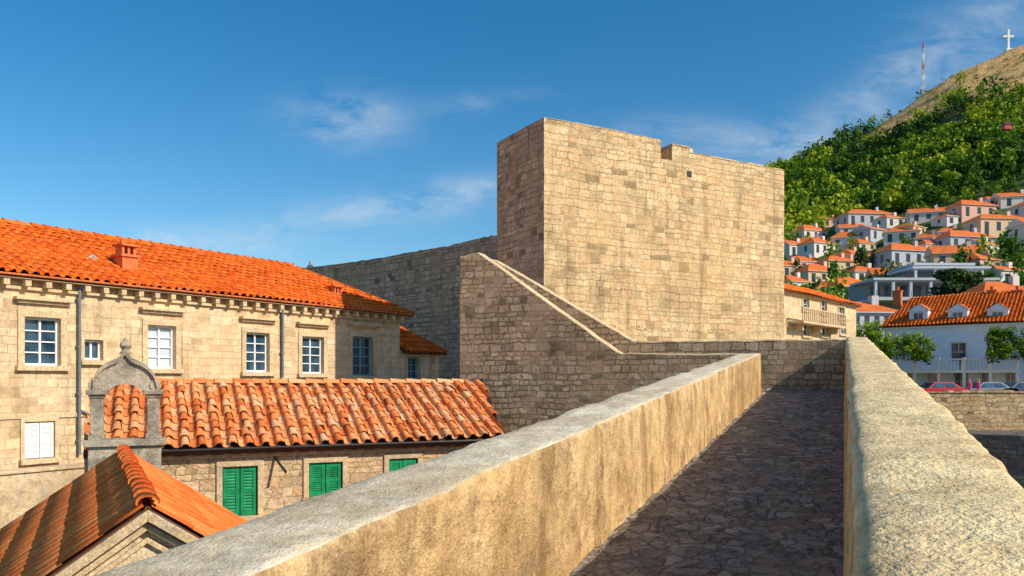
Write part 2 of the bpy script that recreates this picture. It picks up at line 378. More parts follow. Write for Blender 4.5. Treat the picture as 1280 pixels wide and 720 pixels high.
m_glass,nt=newmat('window_glass'); co=nt.n('ShaderNodeTexCoord').outputs['Object']
finish(nt,nt.ramp(nt.noise(co,1.7,3),[(.35,(.012,.035,.06)),(.65,(.06,.13,.20))]),.08,spec=.8)
m_curt=simple('curtain_glass',(.55,.62,.66),.3,.12,1.2)

# paving
m_floor,nt=newmat('walkway_paving'); co=nt.n('ShaderNodeTexCoord').outputs['Object']
dv=nt.n('ShaderNodeVectorMath',{0:nt.vmath('SUBTRACT',nt.noise(co,4,4,out=1),(.5,.5,.5)),'Scale':.35},operation='SCALE').outputs[0]
wc=nt.vmath('ADD',co,dv)
ve=nt.n('ShaderNodeTexVoronoi',{'Vector':wc,'Scale':6.5},feature='DISTANCE_TO_EDGE').outputs[0]
vc=nt.n('ShaderNodeTexVoronoi',{'Vector':wc,'Scale':6.5}).outputs['Color']
edge=nt.maprange(ve,.0,.12)
g=nt.noise(co,24,5,.8); big=nt.noise(co,1.5,5,.7)
stn=nt.ramp(nt.n('ShaderNodeSeparateColor',{0:vc}).outputs[0],[(0,(.38,.31,.24)),(.5,(.56,.46,.36)),(1,(.78,.68,.54))])
col=nt.mix(edge,(.24,.19,.14,1),stn); col=nt.mix(nt.maprange(big,.48,.6,0,.5),col,(.60,.47,.34,1))
col=nt.mix(1.0,col,nt.ramp(g,[(.3,(.5,.5,.5)),(.7,(1.4,1.4,1.4))]),'MULTIPLY')
h=nt.math('ADD',nt.math('MULTIPLY',edge,nt.maprange(big,.4,.62,1,.5)),nt.math('MULTIPLY',g,1.0))
finish(nt,col,.7,h,.08,1.0,spec=.35)

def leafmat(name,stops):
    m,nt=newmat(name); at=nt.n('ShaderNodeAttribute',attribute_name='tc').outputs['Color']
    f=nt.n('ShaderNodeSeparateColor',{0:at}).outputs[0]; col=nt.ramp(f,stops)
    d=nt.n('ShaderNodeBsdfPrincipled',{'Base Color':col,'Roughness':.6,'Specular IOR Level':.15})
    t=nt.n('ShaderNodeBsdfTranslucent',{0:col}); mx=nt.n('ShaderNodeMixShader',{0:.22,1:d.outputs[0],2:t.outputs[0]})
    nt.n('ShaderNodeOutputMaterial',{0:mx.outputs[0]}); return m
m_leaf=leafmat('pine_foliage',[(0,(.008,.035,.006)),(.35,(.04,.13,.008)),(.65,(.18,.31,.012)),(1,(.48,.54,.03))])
m_leafd=leafmat('dark_foliage',[(0,(.01,.035,.012)),(.5,(.04,.10,.02)),(1,(.10,.18,.03))])
m_trunk=simple('bark',(.12,.08,.05),.9)

# ================================================================ walkway
d=Vector((.384,.9233,0)); nn=Vector((.9233,-.384,0))
def W(s,n,z): return d*s+nn*n+Vector((0,0,z))
fz=lambda s:-1.6+.072*s
walk=empty('city_wall_walkway')
def sweep(name,prof,s0,s1,ds,mats,matf,parent,amp=.012,fr=2.0):
    ns=int((s1-s0)/ds); vs=[];fs=[];ms=[]
    for i in range(ns+1):
        s=s0+(s1-s0)*i/ns
        for k,p in enumerate(prof):
            P=W(s,p[0],p[1]+fz(s)); q=P*fr
            o=mnoise.noise_vector(q)*amp+mnoise.noise_vector(q*4.3)*amp*.5
            vs.append(tuple(P+o))
    m=len(prof)
    for i in range(ns):
        for k in range(m-1):
            a=i*m+k; fs.append((a,a+1,a+m+1,a+m)); ms.append(matf(k))
    me=bpy.data.meshes.new(name); me.from_pydata(vs,[],fs)
    for q in mats: me.materials.append(q)
    me.polygons.foreach_set('material_index',ms); me.polygons.foreach_set('use_smooth',[True]*len(fs)); me.update()
    ob=bpy.data.objects.new(name,me); sc.collection.objects.link(ob); ob.parent=parent; return ob
def sub(pts,step):
    out=[pts[0]]
    for a,b in zip(pts,pts[1:]):
        l=math.hypot(a[0]-b[0],a[1]-b[1]); n=max(1,int(l/step))
        for k in range(1,n+1): out.append((a[0]+(b[0]-a[0])*k/n,a[1]+(b[1]-a[1])*k/n))
    return out
H=.88
pl=sub([(-1.645,-.05),(-1.65,.0),(-1.655,H-.035),(-1.665,H-.010),(-1.69,H),(-2.10,H+.005),(-2.125,H-.008),(-2.14,H-.03),(-2.16,-.6)],.08)
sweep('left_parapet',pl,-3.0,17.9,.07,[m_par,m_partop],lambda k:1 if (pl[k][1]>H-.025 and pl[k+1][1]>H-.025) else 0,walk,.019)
H2=1.15
pr=sub([(.49,-1.2),(.47,H2-.05),(.455,H2-.015),(.43,H2),(.07,H2+.005),(.04,H2-.01),(.02,H2-.04),(.0,0),(0,-.05)],.07)
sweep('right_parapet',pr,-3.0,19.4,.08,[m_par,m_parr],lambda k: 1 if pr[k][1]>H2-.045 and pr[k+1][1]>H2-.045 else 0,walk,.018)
mb=MB()
ns=300;nk=24
for i in range(ns+1):
    s=-3+22.42*i/ns
    for k in range(nk+1):
        n=-1.66+1.67*k/nk; q=W(s,n,fz(s)); z=.02*mnoise.noise(q*2.2)+.032*mnoise.noise(q*6)
        mb.v.append(tuple(q+Vector((0,0,z))))
for i in range(ns):
    for k in range(nk):
        a=i*(nk+1)+k; mb.f.append((a,a+1,a+nk+2,a+nk+1)); mb.m.append(0)
mb.build('paving',[m_floor],walk,smooth=True,uv=False)
mb=MB(); mb.poly([W(18.3,-4.95,fz(18.3)),W(18.3,-1.66,fz(18.3)),W(19.42,-1.66,fz(19.4)),W(19.42,-4.95,fz(19.4))]); mb.build('landing',[m_floor],walk,uv=False)
mb=MB()
mb.hexa([W(-6,-2.12,-13),W(-6,.475,-13),W(19.38,.475,-13),W(19.38,-2.12,-13),W(-6,-2.12,fz(-6)-.12),W(-6,.475,fz(-6)-.12),W(19.38,.475,fz(19.38)-.12),W(19.38,-2.12,fz(19.38)-.12)])
mb.build('rampart_body',[m_stair],walk)

# ================================================================ stairs
st=empty('stone_staircase')
def capwall(name,s0,s1,prof,zb,mats,parent):
    mb=MB(); pts=[]
    for (a,b) in zip(prof,prof[1:]):
        n=max(1,int(abs(b[0]-a[0])/.16))
        for k in range(n): f=k/n; pts.append((a[0]+(b[0]-a[0])*f,a[1]+(b[1]-a[1])*f))
    pts.append(prof[-1])
    pts=[(t,z+.026*mnoise.noise(Vector((t*2.7,z,s0)))) for t,z in pts]
    c=.03
    for (a,b) in zip(pts,pts[1:]):
        A,B=a,b
        N0,N1=W(s0,-A[0],A[1]-c),W(s0,-B[0],B[1]-c)
        mb.poly([W(s0,-B[0],zb),W(s0,-A[0],zb),N0,N1],0)
        mb.poly([N1,N0,W(s0+c,-A[0],A[1]),W(s0+c,-B[0],B[1])],1)
        mb.poly([W(s0+c,-B[0],B[1]),W(s0+c,-A[0],A[1]),W(s1-c,-A[0],A[1]),W(s1-c,-B[0],B[1])],1)
        mb.poly([W(s1-c,-B[0],B[1]),W(s1-c,-A[0],A[1]),W(s1,-A[0],A[1]-c),W(s1,-B[0],B[1]-c)],1)
        mb.poly([W(s1,-A[0],zb),W(s1,-B[0],zb),W(s1,-B[0],B[1]-c),W(s1,-A[0],A[1]-c)],0)
    for (t,z),flip in ((pts[0],0),(pts[-1],1)):
        q=[W(s0,-t,zb),W(s1,-t,zb),W(s1,-t,z-c),W(s1-c,-t,z),W(s0+c,-t,z),W(s0,-t,z-c)]
        mb.poly(q[::-1] if flip else q,0)
    return mb.build(name,mats,parent)
capwall('outer_wall',17.9,18.3,[(1.70,.57),(4.72,.62),(4.9,.70),(8.34,3.15),(8.85,3.08)],-13,[m_stair,m_trim],st)
capwall('inner_wall',19.4,19.85,[(-.47,.92),(4.80,.96),(4.98,1.06),(8.6,3.22),(8.85,3.24)],-13,[m_stair,m_trim],st)
mb=MB()
nst=14
for k in range(nst):
    t0=4.95+k*.262; z1=fz(18.8)+.18*(k+1)
    mb.hexa([W(18.3,-t0-.262,-3),W(18.3,-t0,-3),W(19.4,-t0,-3),W(19.4,-t0-.262,-3),W(18.3,-t0-.262,z1),W(18.3,-t0,z1),W(19.4,-t0,z1),W(19.4,-t0-.262,z1)],0)
mb.build('steps',[m_trim],st)
mb=MB(); mb.hexa([W(18.3,-8.84,-13),W(18.3,-8.62,-13),W(19.4,-8.62,-13),W(19.4,-8.84,-13),W(18.3,-8.84,2.2),W(18.3,-8.62,2.2),W(19.4,-8.62,2.2),W(19.4,-8.84,2.2)])
mb.build('landing_block',[m_stair],st)

# ================================================================ tower
tw=empty('stone_tower')
C0=Vector((1.04,26,0)); C1=Vector((10.76,31.64,0)); C2=Vector((-.54,28.8,0)); C3=C2+(C1-C0)
er=(C1-C0).normalized(); el=(C2-C0).normalized(); LR=(C1-C0).length; LL=(C2-C0).length
FR=Fac((C0.x,C0.y),(C1.x,C1.y))
UVT=[]
def tgrid(mb,P,e,L,n,z0f,top,step=.25,mat=0,amp=.022,u0=0):
    nu=max(2,int(L/step)); nz=int((max(top(0),top(L))-z0f)/.3); i0=len(mb.v)
    for i in range(nu+1):
        u=L*i/nu; tz=top(u)
        for j in range(nz+1):
            z=z0f+(tz-z0f)*j/nz; q=P+e*u+Vector((0,0,z))
            off=n*(amp*mnoise.noise(Vector((q.x*1.3+q.y,q.z*1.7,3))))
            if i in (0,nu): off=(n)*amp*.8*mnoise.noise(Vector((1,q.z*3,3)))+e*.02*mnoise.noise(Vector((5,q.z*2.6,3)))
            if j==nz: off+=Vector((0,0,.045*mnoise.noise(Vector((u*2.2+u0,4,1)))))
            mb.v.append(tuple(q+off))
    for i in range(nu):
        for j in range(nz):
            a=i0+i*(nz+1)+j; b=a+nz+1; mb.f.append((a,b,b+1,a+1)); mb.m.append(mat)
            UVT.append((len(mb.f)-1,[(u0+L*(i+p)/nu,mb.v[k][2]+20) for p,k in ((0,a),(1,b),(1,b+1),(0,a+1))]))
mb=MB()
zt=8.54
gA=FR.at(826,0)[0]; gB=FR.at(840,0)[0]; gC=FR.at(866,0)[0]
zg=(475-198)/1000*(C0.y+er.y*gA)
th=1.0; nF=FR.n
hl=FR.rect(859,864,214,221)
segs=[(0,gA,zt),(gA,gB,zg),(gB,gC,zt-.08),(gC,LR,zt-.26)]
for (a,b,z) in segs: tgrid(mb,C0+er*a,er,b-a,nF,-13,lambda u,z=z:z,.25,u0=20+a)
nL=Vector((-el.y,el.x,0)); nL = nL if nL.x<0 else -nL
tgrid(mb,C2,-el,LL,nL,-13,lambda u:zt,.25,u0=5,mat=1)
for (a,b,z) in segs:
    P=C0+er*a; Q=C0+er*b; inn=-nF*th
    mb.poly([P+V3(0,0,z),Q+V3(0,0,z),Q+inn+V3(0,0,z),P+inn+V3(0,0,z)],0)
    mb.poly([Q+inn+V3(0,0,7.2),P+inn+V3(0,0,7.2),P+inn+V3(0,0,z),Q+inn+V3(0,0,z)],0)
for (a,z0,z1,dr) in ((gA,zg,zt,1),(gB,zg,zt-.08,-1),(gC,zt-.26,zt-.08,1)):
    P=C0+er*a; q=[P+V3(0,0,z0),P-nF*th+V3(0,0,z0),P-nF*th+V3(0,0,z1),P+V3(0,0,z1)]
    mb.poly(q if dr>0 else q[::-1],0)
inn=er*th
mb.poly([C2+V3(0,0,zt),C0-nF*th+V3(0,0,zt+.002),C0-nF*th+inn+V3(0,0,zt+.002),C2+inn+V3(0,0,zt)],0)
mb.poly([C0+V3(0,0,zt),C0-nF*th+V3(0,0,zt),C2+V3(0,0,zt)],0)
mb.poly([C0-nF*th+inn+V3(0,0,7.2),C2+inn+V3(0,0,7.2),C2+inn+V3(0,0,zt),C0-nF*th+inn+V3(0,0,zt)],0)
for A,B,z in ((C1,C3,zt-.26),(C3,C2,zt-.3)):
    mb.poly([A+V3(0,0,-13),B+V3(0,0,-13),B+V3(0,0,z),A+V3(0,0,z)],0)
mb.poly([C0+V3(0,0,7.2),C1+V3(0,0,7.2),C3+V3(0,0,7.2),C2+V3(0,0,7.2)],0)
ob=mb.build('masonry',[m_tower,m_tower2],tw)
uvl=ob.data.uv_layers[0].data
for fi,uvs in UVT:
    for li,q in zip(ob.data.polygons[fi].loop_indices,uvs): uvl[li].uv=q
r=random.Random(3)
mb=MB(); a0,a1,z0,z1=hl
FR.box(mb,a0,a1,z0,z1,-.01,.03,0); mb.build('loophole',[m_dark],tw)  # solid dark block; the shade inside the opening is only its colour
mb=MB(); a=gB+.02
while a<LR-.3:
    w=r.uniform(.3,.6); zz=(zt-.08 if a+w<gC+.1 else zt-.26)
    FR.box(mb,a,min(a+w,LR),zz-.01,zz+r.uniform(.01,.06),-.6,.02,0); a+=w+.01
a=.05
while a<gA-.5:
    w=r.uniform(.35,.7); FR.box(mb,a,min(a+w,gA-.05),zt-.01,zt+r.uniform(.005,.035),-.6,.015,0); a+=w+.01
mb.build('coping_stones',[m_tower],tw)

# ================================================================ curved city wall
cw=empty('city_wall')
ctrl=[(640,37,6.85),(600,38.6,6.85),(560,40.6,6.8),(520,42.8,6.9),(480,45.0,6.9),(425,47.6,6.92),(370,50,6.95),(300,52.5,6.95),(200,56,7)]
pts=[((p-640)/1000*y,y,z) for p,y,z in ctrl]
P2=[]
for a,b in zip(pts,pts[1:]):
    for k in range(8): f=k/8; P2.append((a[0]+(b[0]-a[0])*f,a[1]+(b[1]-a[1])*f,a[2]+(b[2]-a[2])*f+.06*mnoise.noise(Vector((len(P2)*.9,1,2)))))
mb=MB(); ul=0; U=[]
for a,b in zip(P2,P2[1:]):
    A,B=Vector(a),Vector(b); dd=(B-A); dd.z=0; nr=Vector((dd.y,-dd.x,0)).normalized()
    nr=-nr if nr.y>0 else nr
    bk=-nr*.9
    mb.poly([(B.x,B.y,-13),(A.x,A.y,-13),A,B],0); U.append((ul,dd.length)); ul+=dd.length
    mb.poly([B,A,A+bk,B+bk],0)
    mb.poly([(A+bk)*1,(B+bk),(B.x+bk.x,B.y+bk.y,-13),(A.x+bk.x,A.y+bk.y,-13)],0)
ob=mb.build('wall_masonry',[m_city],cw)
uvl=ob.data.uv_layers[0].data
for i in range(len(U)):
    p=ob.data.polygons[i*3]; l=list(p.loop_indices); u0,dl=U[i]
    vv=[ob.data.vertices[ob.data.loops[q].vertex_index].co.z for q in l]
    for q,uu,z in zip(l,(u0+dl,u0,u0,u0+dl),vv): uvl[q].uv=(uu,z+20)

# ================================================================ long stone house on the left
hs=empty('long_stone_house')
F1=Fac((-.64*20.5,20.5),(-.14*33.2,33.2))
s1=F1.at(500,0)[0]
W_=[(30,75,397,457,2,4),(105,128,425,450,2,1),(184,219,407,461,2,4),(307,336,416,465,2,4),(377,404,421,467,2,4),(440,466,421,470,2,4)]
holes=[F1.rect(*w[:4]) for w in W_]+[F1.rect(30,68,527,573)]
sm=F1.rect(509,524,446,474)
wm=MB(); wall(wm,F1,-7,s1,-13,2.62,holes,0)
e,nv=F1.e,F1.n
A=F1.P(s1,-13); B=F1.P(s1,-13,-8); C=F1.P(-7,-13,-8); D=F1.P(-7,-13)
for p,q in ((A,B),(B,C),(C,D)): wm.poly([p,q,q+V3(0,0,15.6),p+V3(0,0,15.6)],0)
wm.build('walls',[m_facade],hs)
tr=MB(); wi=MB()
for i,(w,h) in enumerate(zip(W_,holes)):
    mfr=1 if i==5 else 0; mg=2 if i!=2 else 3
    casement(wi,F1,h,w[4],w[5],mfr,mg,fr=.06,mu=.035)
    surround(tr,F1,h,.17 if i!=1 else .1,0,cornice=(i!=1),sill=True)
h=holes[-1]; shutters(wi,F1,(h[0]+.02,h[1]-.02,h[2]+.02,h[3]-.02),0,-.05,12); surround(tr,F1,h,.1,0,False)
F1.box(tr,-7,s1+.1,2.36,2.44,-.02,.10,0); F1.box(tr,-7,s1+.2,2.62,2.68,-.1,.34,0)
a=-6.8
while a<s1: F1.box(tr,a,a+.15,2.44,2.62,-.02,.30,0); a+=.52
zc=F1.at(50,520)[1]
F1.box(tr,-7,s1,zc-.06,zc+.06,-.02,.05,0)
tr.build('stone_trim',[m_trim],hs,bevel=.01)
wi.build('windows',[m_white,m_teal,m_glass,m_curt],hs)
back=4.0; rise=2.05
Vv=(-nv*(back+.38)+V3(0,0,rise)); Lv=Vv.length
O=F1.P(0,2.72,.38)
s_r=13.0
tiles('roof_tiles',O,e,Vv,[(-7,0),(s1+.45,0),(s_r,Lv),(-7,Lv)],.27,.36,m_tnew,hs,2,under=m_under)
Rz=2.72+rise
ridge('ridge_tiles',F1.P(-7,Rz,-back),F1.P(s_r,Rz,-back),.15,.4,m_tnew,hs)
ridge('hip_tiles',F1.P(s1+.45,2.74,.38),F1.P(s_r,Rz,-back),.14,.38,m_tnew,hs)
rb=MB(); rb.poly([F1.P(-7,Rz,-back),F1.P(s_r,Rz,-back),F1.P(s1+.45,2.72,-8.4),F1.P(-7,2.72,-8.4)]); rb.poly([F1.P(s_r,Rz,-back),F1.P(s1+.45,2.72,.36),F1.P(s1+.45,2.72,-8.4)])
rb.build('rear_roof',[m_brick],hs)
an=MB(); s2=F1.at(549,0)[0]; wall(an,F1,s1+.002,s2,-13,1.18,[sm],0)
an.poly([F1.P(s2,-13),F1.P(s2,-13,-5),F1.P(s2,1.18,-5),F1.P(s2,1.18)],0)
an.build('annex_walls',[m_facade],hs)
aw=MB(); casement(aw,F1,sm,2,3,0,1); at_=MB(); surround(at_,F1,sm,.1,0,False); aw.build('annex_window',[m_teal,m_glass],hs); at_.build('annex_trim',[m_trim],hs)
V2=(-nv*2.4+V3(0,0,1.65)); L2=V2.length
tiles('annex_roof_tiles',F1.P(0,1.2,.25),e,V2,[(s1+.05,0),(s2+.3,0),(s1+.7,L2),(s1+.05,L2)],.27,.36,m_tnew,hs,5,under=m_under)
ridge('annex_hip_tiles',F1.P(s2+.3,1.22,.25),F1.P(s1+.7,1.2+1.65,-2.15),.12,.36,m_tnew,hs)
pm=MB()
for (px,y0,y1) in ((97,362,568),(351,385,472)):
    a_,z0_=F1.at(px,y0); z1_=F1.at(px,y1)[1]
    pm.tube(F1.P(a_,z0_,.10),F1.P(a_,z1_,.10),.042,n=8)
    pm.tube(F1.P(a_,z0_,.10),F1.P(a_+.05,z0_+.22,.34),.042,n=8)
    zz=z0_-.3
    while zz>z1_: F1.box(pm,a_-.07,a_+.07,zz,zz+.04,.0,.12); zz-=1.3
a_,z_=F1.at(97,512); pm.tube(F1.P(a_,z_,.1),F1.P(a_+.45,z_-.25,.1),.035); pm.tube(F1.P(a_+.45,z_-.25,.1),F1.P(a_+.45,z_-1.2,.1),.035)
pm.build('drainpipes',[m_pipe],hs,smooth=False)
gm=MB(); gm.tube(F1.P(-7,2.71,.40),F1.P(s1+.3,2.71,.40),.028,n=8); gm.build('eaves_gutter',[m_brick],hs)
def chimney(name,px,pyb,pyt,w,back_,parent,mat=m_brick):
    F=Fac(F1.P(0,0,-back_)[:2],F1.P(5,0,-back_)[:2]); a_,zt_=F.at(px,pyt); zb_=F.at(px,pyb)[1]-.4
    mb=MB(); F.box(mb,a_-w/2,a_+w/2,zb_,zt_-.35,-w/2,w/2,0); F.box(mb,a_-w/2-.06,a_+w/2+.06,zt_-.35,zt_-.27,-w/2-.06,w/2+.06,0)
    F.box(mb,a_-w/2-.12,a_+w/2+.12,zb_,zb_+.5,-w/2-.1,w/2+.1,0)
    for k in (-1,0,1):
        F.box(mb,a_+k*w*.36-.04,a_+k*w*.36+.04,zt_-.27,zt_-.02,-w*.38,w*.38,0)
    F.box(mb,a_-w/2-.03,a_+w/2+.03,zt_-.02,zt_+.05,-w/2-.03,w/2+.03,0)
    mb.tube(F.P(a_-.1,zt_+.05),F.P(a_-.1,zt_+.22),.07,.06,10,0)
    mb.build(name,[mat],parent,bevel=.012)
chimney('chimney',157,352,308,.5,1.1,hs); chimney('chimney_small',419,385,359,.45,1.2,hs)
dm=MB(); FD=Fac(F1.P(0,0,-1.6)[:2],F1.P(5,0,-1.6)[:2]); a_,z_=FD.at(113,330)
FD.box(dm,a_-.3,a_+.3,z_-.3,z_+.02,-.6,.1,0); dm.poly([FD.P(a_-.36,z_+.02,.14),FD.P(a_+.36,z_+.02,.14),FD.P(a_,z_+.3,.14)],0)
dm.poly([FD.P(a_-.36,z_+.02,.14),FD.P(a_,z_+.3,.14),FD.P(a_,z_+.3,-.8),FD.P(a_-.36,z_+.02,-.8)],1); dm.poly([FD.P(a_+.36,z_+.02,.14),FD.P(a_+.36,z_+.02,-.8),FD.P(a_,z_+.3,-.8),FD.P(a_,z_+.3,.14)],1)
dm.build('roof_vent',[m_greytrim,m_brick],hs)

# ================================================================ low tiled house (middle)
h2=empty('low_tiled_house')
E0=Vector((-5.9,13.4,0)); E1=Vector((-.19,16.0,0))
FE=Fac(E0[:2],E1[:2]); ze=-1.17; zr=-.06; bk2=2.4
sR=FE.at(628,0)[0]; sL=FE.at(104,0)[0]
V2=(-FE.n*bk2+V3(0,0,zr-ze)); L2=V2.length
FRd=Fac(FE.P(0,0,-bk2)[:2],FE.P(5,0,-bk2)[:2]); sRr=FRd.at(600,0)[0]
tiles('roof_tiles',FE.P(0,ze,0),FE.e,V2,[(sL,0),(sR,0),(sRr,L2),(sL,L2)],.262,.29,m_told,h2,9,hs=1.0,under=m_under)
ridge('ridge_tiles',FE.P(sL,zr+.0,-bk2),FE.P(sRr,zr+.0,-bk2),.10,.36,m_told,h2)
FW=Fac(FE.P(0,0,-.25)[:2],FE.P(5,0,-.25)[:2])
gw=[FW.rect(278,322,583,645),FW.rect(386,428,578,621),FW.rect(486,522,573,610)]
mb=MB(); wall(mb,FW,sL,sR-.15,-13,ze-.02,gw,0)
A=FW.P(sR-.15,-13); B=FW.P(sR-.15,-13,-4.2)
mb.poly([A,B,B+V3(0,0,11.8),A+V3(0,0,13+ze)],0)
A=FW.P(sL,-13); B=FW.P(sL,-13,-4.2); mb.poly([B,A,A+V3(0,0,13+ze),B+V3(0,0,11.8)],0)
mb.poly([FE.P(sL,zr,-bk2),FE.P(sRr,zr,-bk2),FE.P(sRr,-1.2,-4.6),FE.P(sL,-1.2,-4.6)],1)
mb.build('walls',[m_rubble,m_brick],h2)
mb=MB(); sh=MB()
FW.box(mb,sL,sR-.1,ze-.20,ze-.13,-.02,.07,0)
a=sL+.05
while a<sR-.2: FW.box(mb,a,a+.10,ze-.13,ze-.03,-.02,.13,0); a+=.30
FW.box(mb,sL,sR-.08,ze-.032,ze-.005,-.02,.16,0)
for h in gw:
    surround(mb,FW,h,.10,0,False,True,.03); shutters(sh,FW,(h[0]+.015,h[1]-.015,h[2]+.01,h[3]-.01),0,-.06,13)
    sh.poly([FW.P(h[0],h[2],-.1),FW.P(h[1],h[2],-.1),FW.P(h[1],h[3],-.1),FW.P(h[0],h[3],-.1)],1)
mb.build('stone_trim',[m_trim],h2,bevel=.008); sh.build('green_shutters',[m_green,m_dark],h2)
mb=MB(); mb.tube(FE.P(sR+.02,ze+.02,0),FRd.P(sRr+.04,zr+.05,0),.04,n=6)
mb.tube(FE.P(sL,ze-.02,.03),FE.P(sR,ze-.02,.03),.022,n=8)
a_,z_=FW.at(343,571); mb.tube(FW.P(a_,z_,0),FW.P(a_+.15,z_-.25,.35),.022)
mb.build('gutter',[m_dark],h2)

# ================================================================ chapel with gable roof
ch=empty('chapel')
G0=Vector((-2.87,6.3,0)); G1=Vector((-5.6,11.5,0)); zR=-.98
rd=(G1-G0).normalized(); rt=Vector((rd.y,-rd.x,0)); Lr=(G1-G0).length; hw=2.0; dr=hw*.70
Vr=(-rt*hw+V3(0,0,dr)); Ls=Vr.length
O=G0+rt*hw+V3(0,0,zR-dr); tiles('right_slope_tiles',O,rd,Vr,[(0,0),(Lr,0),(Lr,Ls),(0,Ls)],.24,.34,m_tgab,ch,11,hs=.6,under=m_under,flat=True)
Vl=(rt*hw+V3(0,0,dr)); O=G0-rt*hw+V3(0,0,zR-dr)
tiles('left_slope_tiles',O,rd,Vl,[(0,0),(Lr,0),(Lr,Ls),(0,Ls)],.24,.34,m_tgab,ch,12,hs=.6,under=m_under,flat=True)
ridge('ridge_tiles',G0+V3(0,0,zR+.0)-rd*.03,G1+V3(0,0,zR+.0),.09,.36,m_tgab,ch)
mb=MB()
def gp(a,w,z): return G0+rd*a+rt*w+V3(0,0,z)
zz=zR-.12
for (a,f) in ((.10,1),(Lr-.1,-1)):
    mb.poly([gp(a,-hw+.15,-13),gp(a,hw-.15,-13),gp(a,hw-.15,zz-dr+.11),gp(a,0,zz),gp(a,-hw+.15,zz-dr+.11)],0)
for w in (-hw+.15,hw-.15): mb.poly([gp(.10,w,-13),gp(Lr-.1,w,-13),gp(Lr-.1,w,zz-dr+.11),gp(.10,w,zz-dr+.11)],0)
mb.build('walls',[m_low],ch)
mb=MB()
for sgn in (-1,1):
    a=(rt*sgn*hw+V3(0,0,-dr))
    for (z_,h_,o0,o1) in ((-.13,.09,-.04,.10),(-.21,.078,.02,.10),(-.32,.05,.06,.10)):
        mb.box(gp(o0,0,zR+z_),a,rd*(o1-o0),V3(0,0,h_),0)
mb.build('raking_cornice',[m_trim],ch,bevel=.006)
bc=MB(); FB=Fac((-.525*12.3,12.05),(-.44*12.3,12.5)); ac=FB.at(157,0)[0]
FB.box(bc,ac-.50,ac+.50,-3.2,-1.0,-.2,.18,0); FB.box(bc,ac-.56,ac+.56,-1.0,-.90,-.26,.24,0)
for k in (-1,1):
    c=ac+k*.39
    FB.box(bc,c-.085,c+.085,-.82,-.27,-.14,.12,0); FB.box(bc,c-.11,c+.11,-.90,-.82,-.17,.15,0)
    FB.box(bc,c-.105,c+.105,-.27,-.22,-.16,.14,0); FB.box(bc,c-.14,c+.14,-.22,-.15,-.2,.18,0)
    bc.tube(FB.P(c+k*.03,-.08,-.14),FB.P(c+k*.03,-.08,.14),.085,n=14)
N=16; inn=[];out=[]
for i in range(N+1):
    t=math.pi*i/N; inn.append((ac-math.cos(t)*.27,-.30+math.sin(t)*.24 if 0<i<N else -.22))
    x=-math.cos(t); zo=-.15+.46*(math.sin(t)**.8)+.12*max(0,1-abs(x)*3.2)**2
    out.append((ac+x*.44,zo))
inn=[(a_,max(z_,-.22)) for a_,z_ in inn]
for i in range(N):
    (a0,z0),(a1,z1)=inn[i],inn[i+1]; (b0,y0),(b1,y1)=out[i],out[i+1]
    for o,fl in ((.12,0),(-.14,1)):
        q=[FB.P(a0,z0,o),FB.P(a1,z1,o),FB.P(b1,y1,o),FB.P(b0,y0,o)]; bc.poly(q[::-1] if fl else q,0)
    bc.poly([FB.P(b0,y0+.02,.17),FB.P(b1,y1+.02,.17),FB.P(b1,y1+.02,-.19),FB.P(b0,y0+.02,-.19)],0)
    bc.poly([FB.P(b0,y0-.05,.17),FB.P(b1,y1-.05,.17),FB.P(b1,y1+.02,.17),FB.P(b0,y0+.02,.17)],0)
    bc.poly([FB.P(a0,z0,.12),FB.P(a0,z0,-.14),FB.P(a1,z1,-.14),FB.P(a1,z1,.12)],0)
bc.lathe(FB.P(ac,.40,0),[(.10,0),(.06,.04),(.05,.07),(.09,.12),(.07,.17),(.03,.20),(.035,.23),(.0,.26)],10,0)
bc.build('bell_cote',[m_greytrim],ch,bevel=.008)

lw=MB(); zt_=-2.3
F1.box(lw,-6,3.2,-13,zt_,.9,1.3,0); F1.box(lw,-6,3.25,zt_+.002,zt_+.09,.85,1.36,0)
lw.build('garden_wall',[m_low],bevel=.02)

# ================================================================ terrain
eu=np.array([-.8,-.1,.1,.328,.395,.45,.51,.56,.60,.64,.75,1.0,1.5]); ev=np.array([.01,.05,.14,.262,.292,.314,.353,.384,.402,.42,.46,.49,.42])
def hz(x,y):
    u=x/max(y,1); e_=float(np.interp(u,eu,ev))
    if y<=450: s_=float(np.interp(y,[56,88,130,250,450],[0,0,.28,.62,1])); z=-1.65*(1-s_)+e_*s_*y
    else: s_=1; z=e_*450*(1+.02*math.sin((y-450)/200))
    return z+s_*4*mnoise.noise(Vector((x*.03,y*.03,1)))+s_*1.2*mnoise.noise(Vector((x*.12,y*.12,4)))
xs=np.arange(-300,1000,6.5); ys=np.concatenate([np.arange(56.2,100,4),np.arange(100,520,6),np.arange(520,1100,30)])
vs=[(float(x),float(y),hz(x,y)) for y in ys for x in xs]; nx=len(xs)
fs=[(j*nx+i,j*nx+i+1,(j+1)*nx+i+1,(j+1)*nx+i) for j in range(len(ys)-1) for i in range(nx-1)]
me=bpy.data.meshes.new('hillside'); me.from_pydata(vs,[],fs)
def dry(x,y):
    u=x/max(y,1); thr=float(np.interp(u,[.3,.44,.47,.55,.64,.8],[520,460,415,390,364,345]))
    return 1/(1+math.exp(-(y-thr-16*mnoise.noise(Vector((x*.02,y*.02,8))))/6))
at=me.color_attributes.new('tc','FLOAT_COLOR','POINT'); at.data.foreach_set('color',[q for v in vs for q in (dry(v[0],v[1]),0,0,1)])
me.polygons.foreach_set('use_smooth',[True]*len(fs))
m_hill,nt=newmat('hillside_ground'); co=nt.n('ShaderNodeTexCoord').outputs['Object']
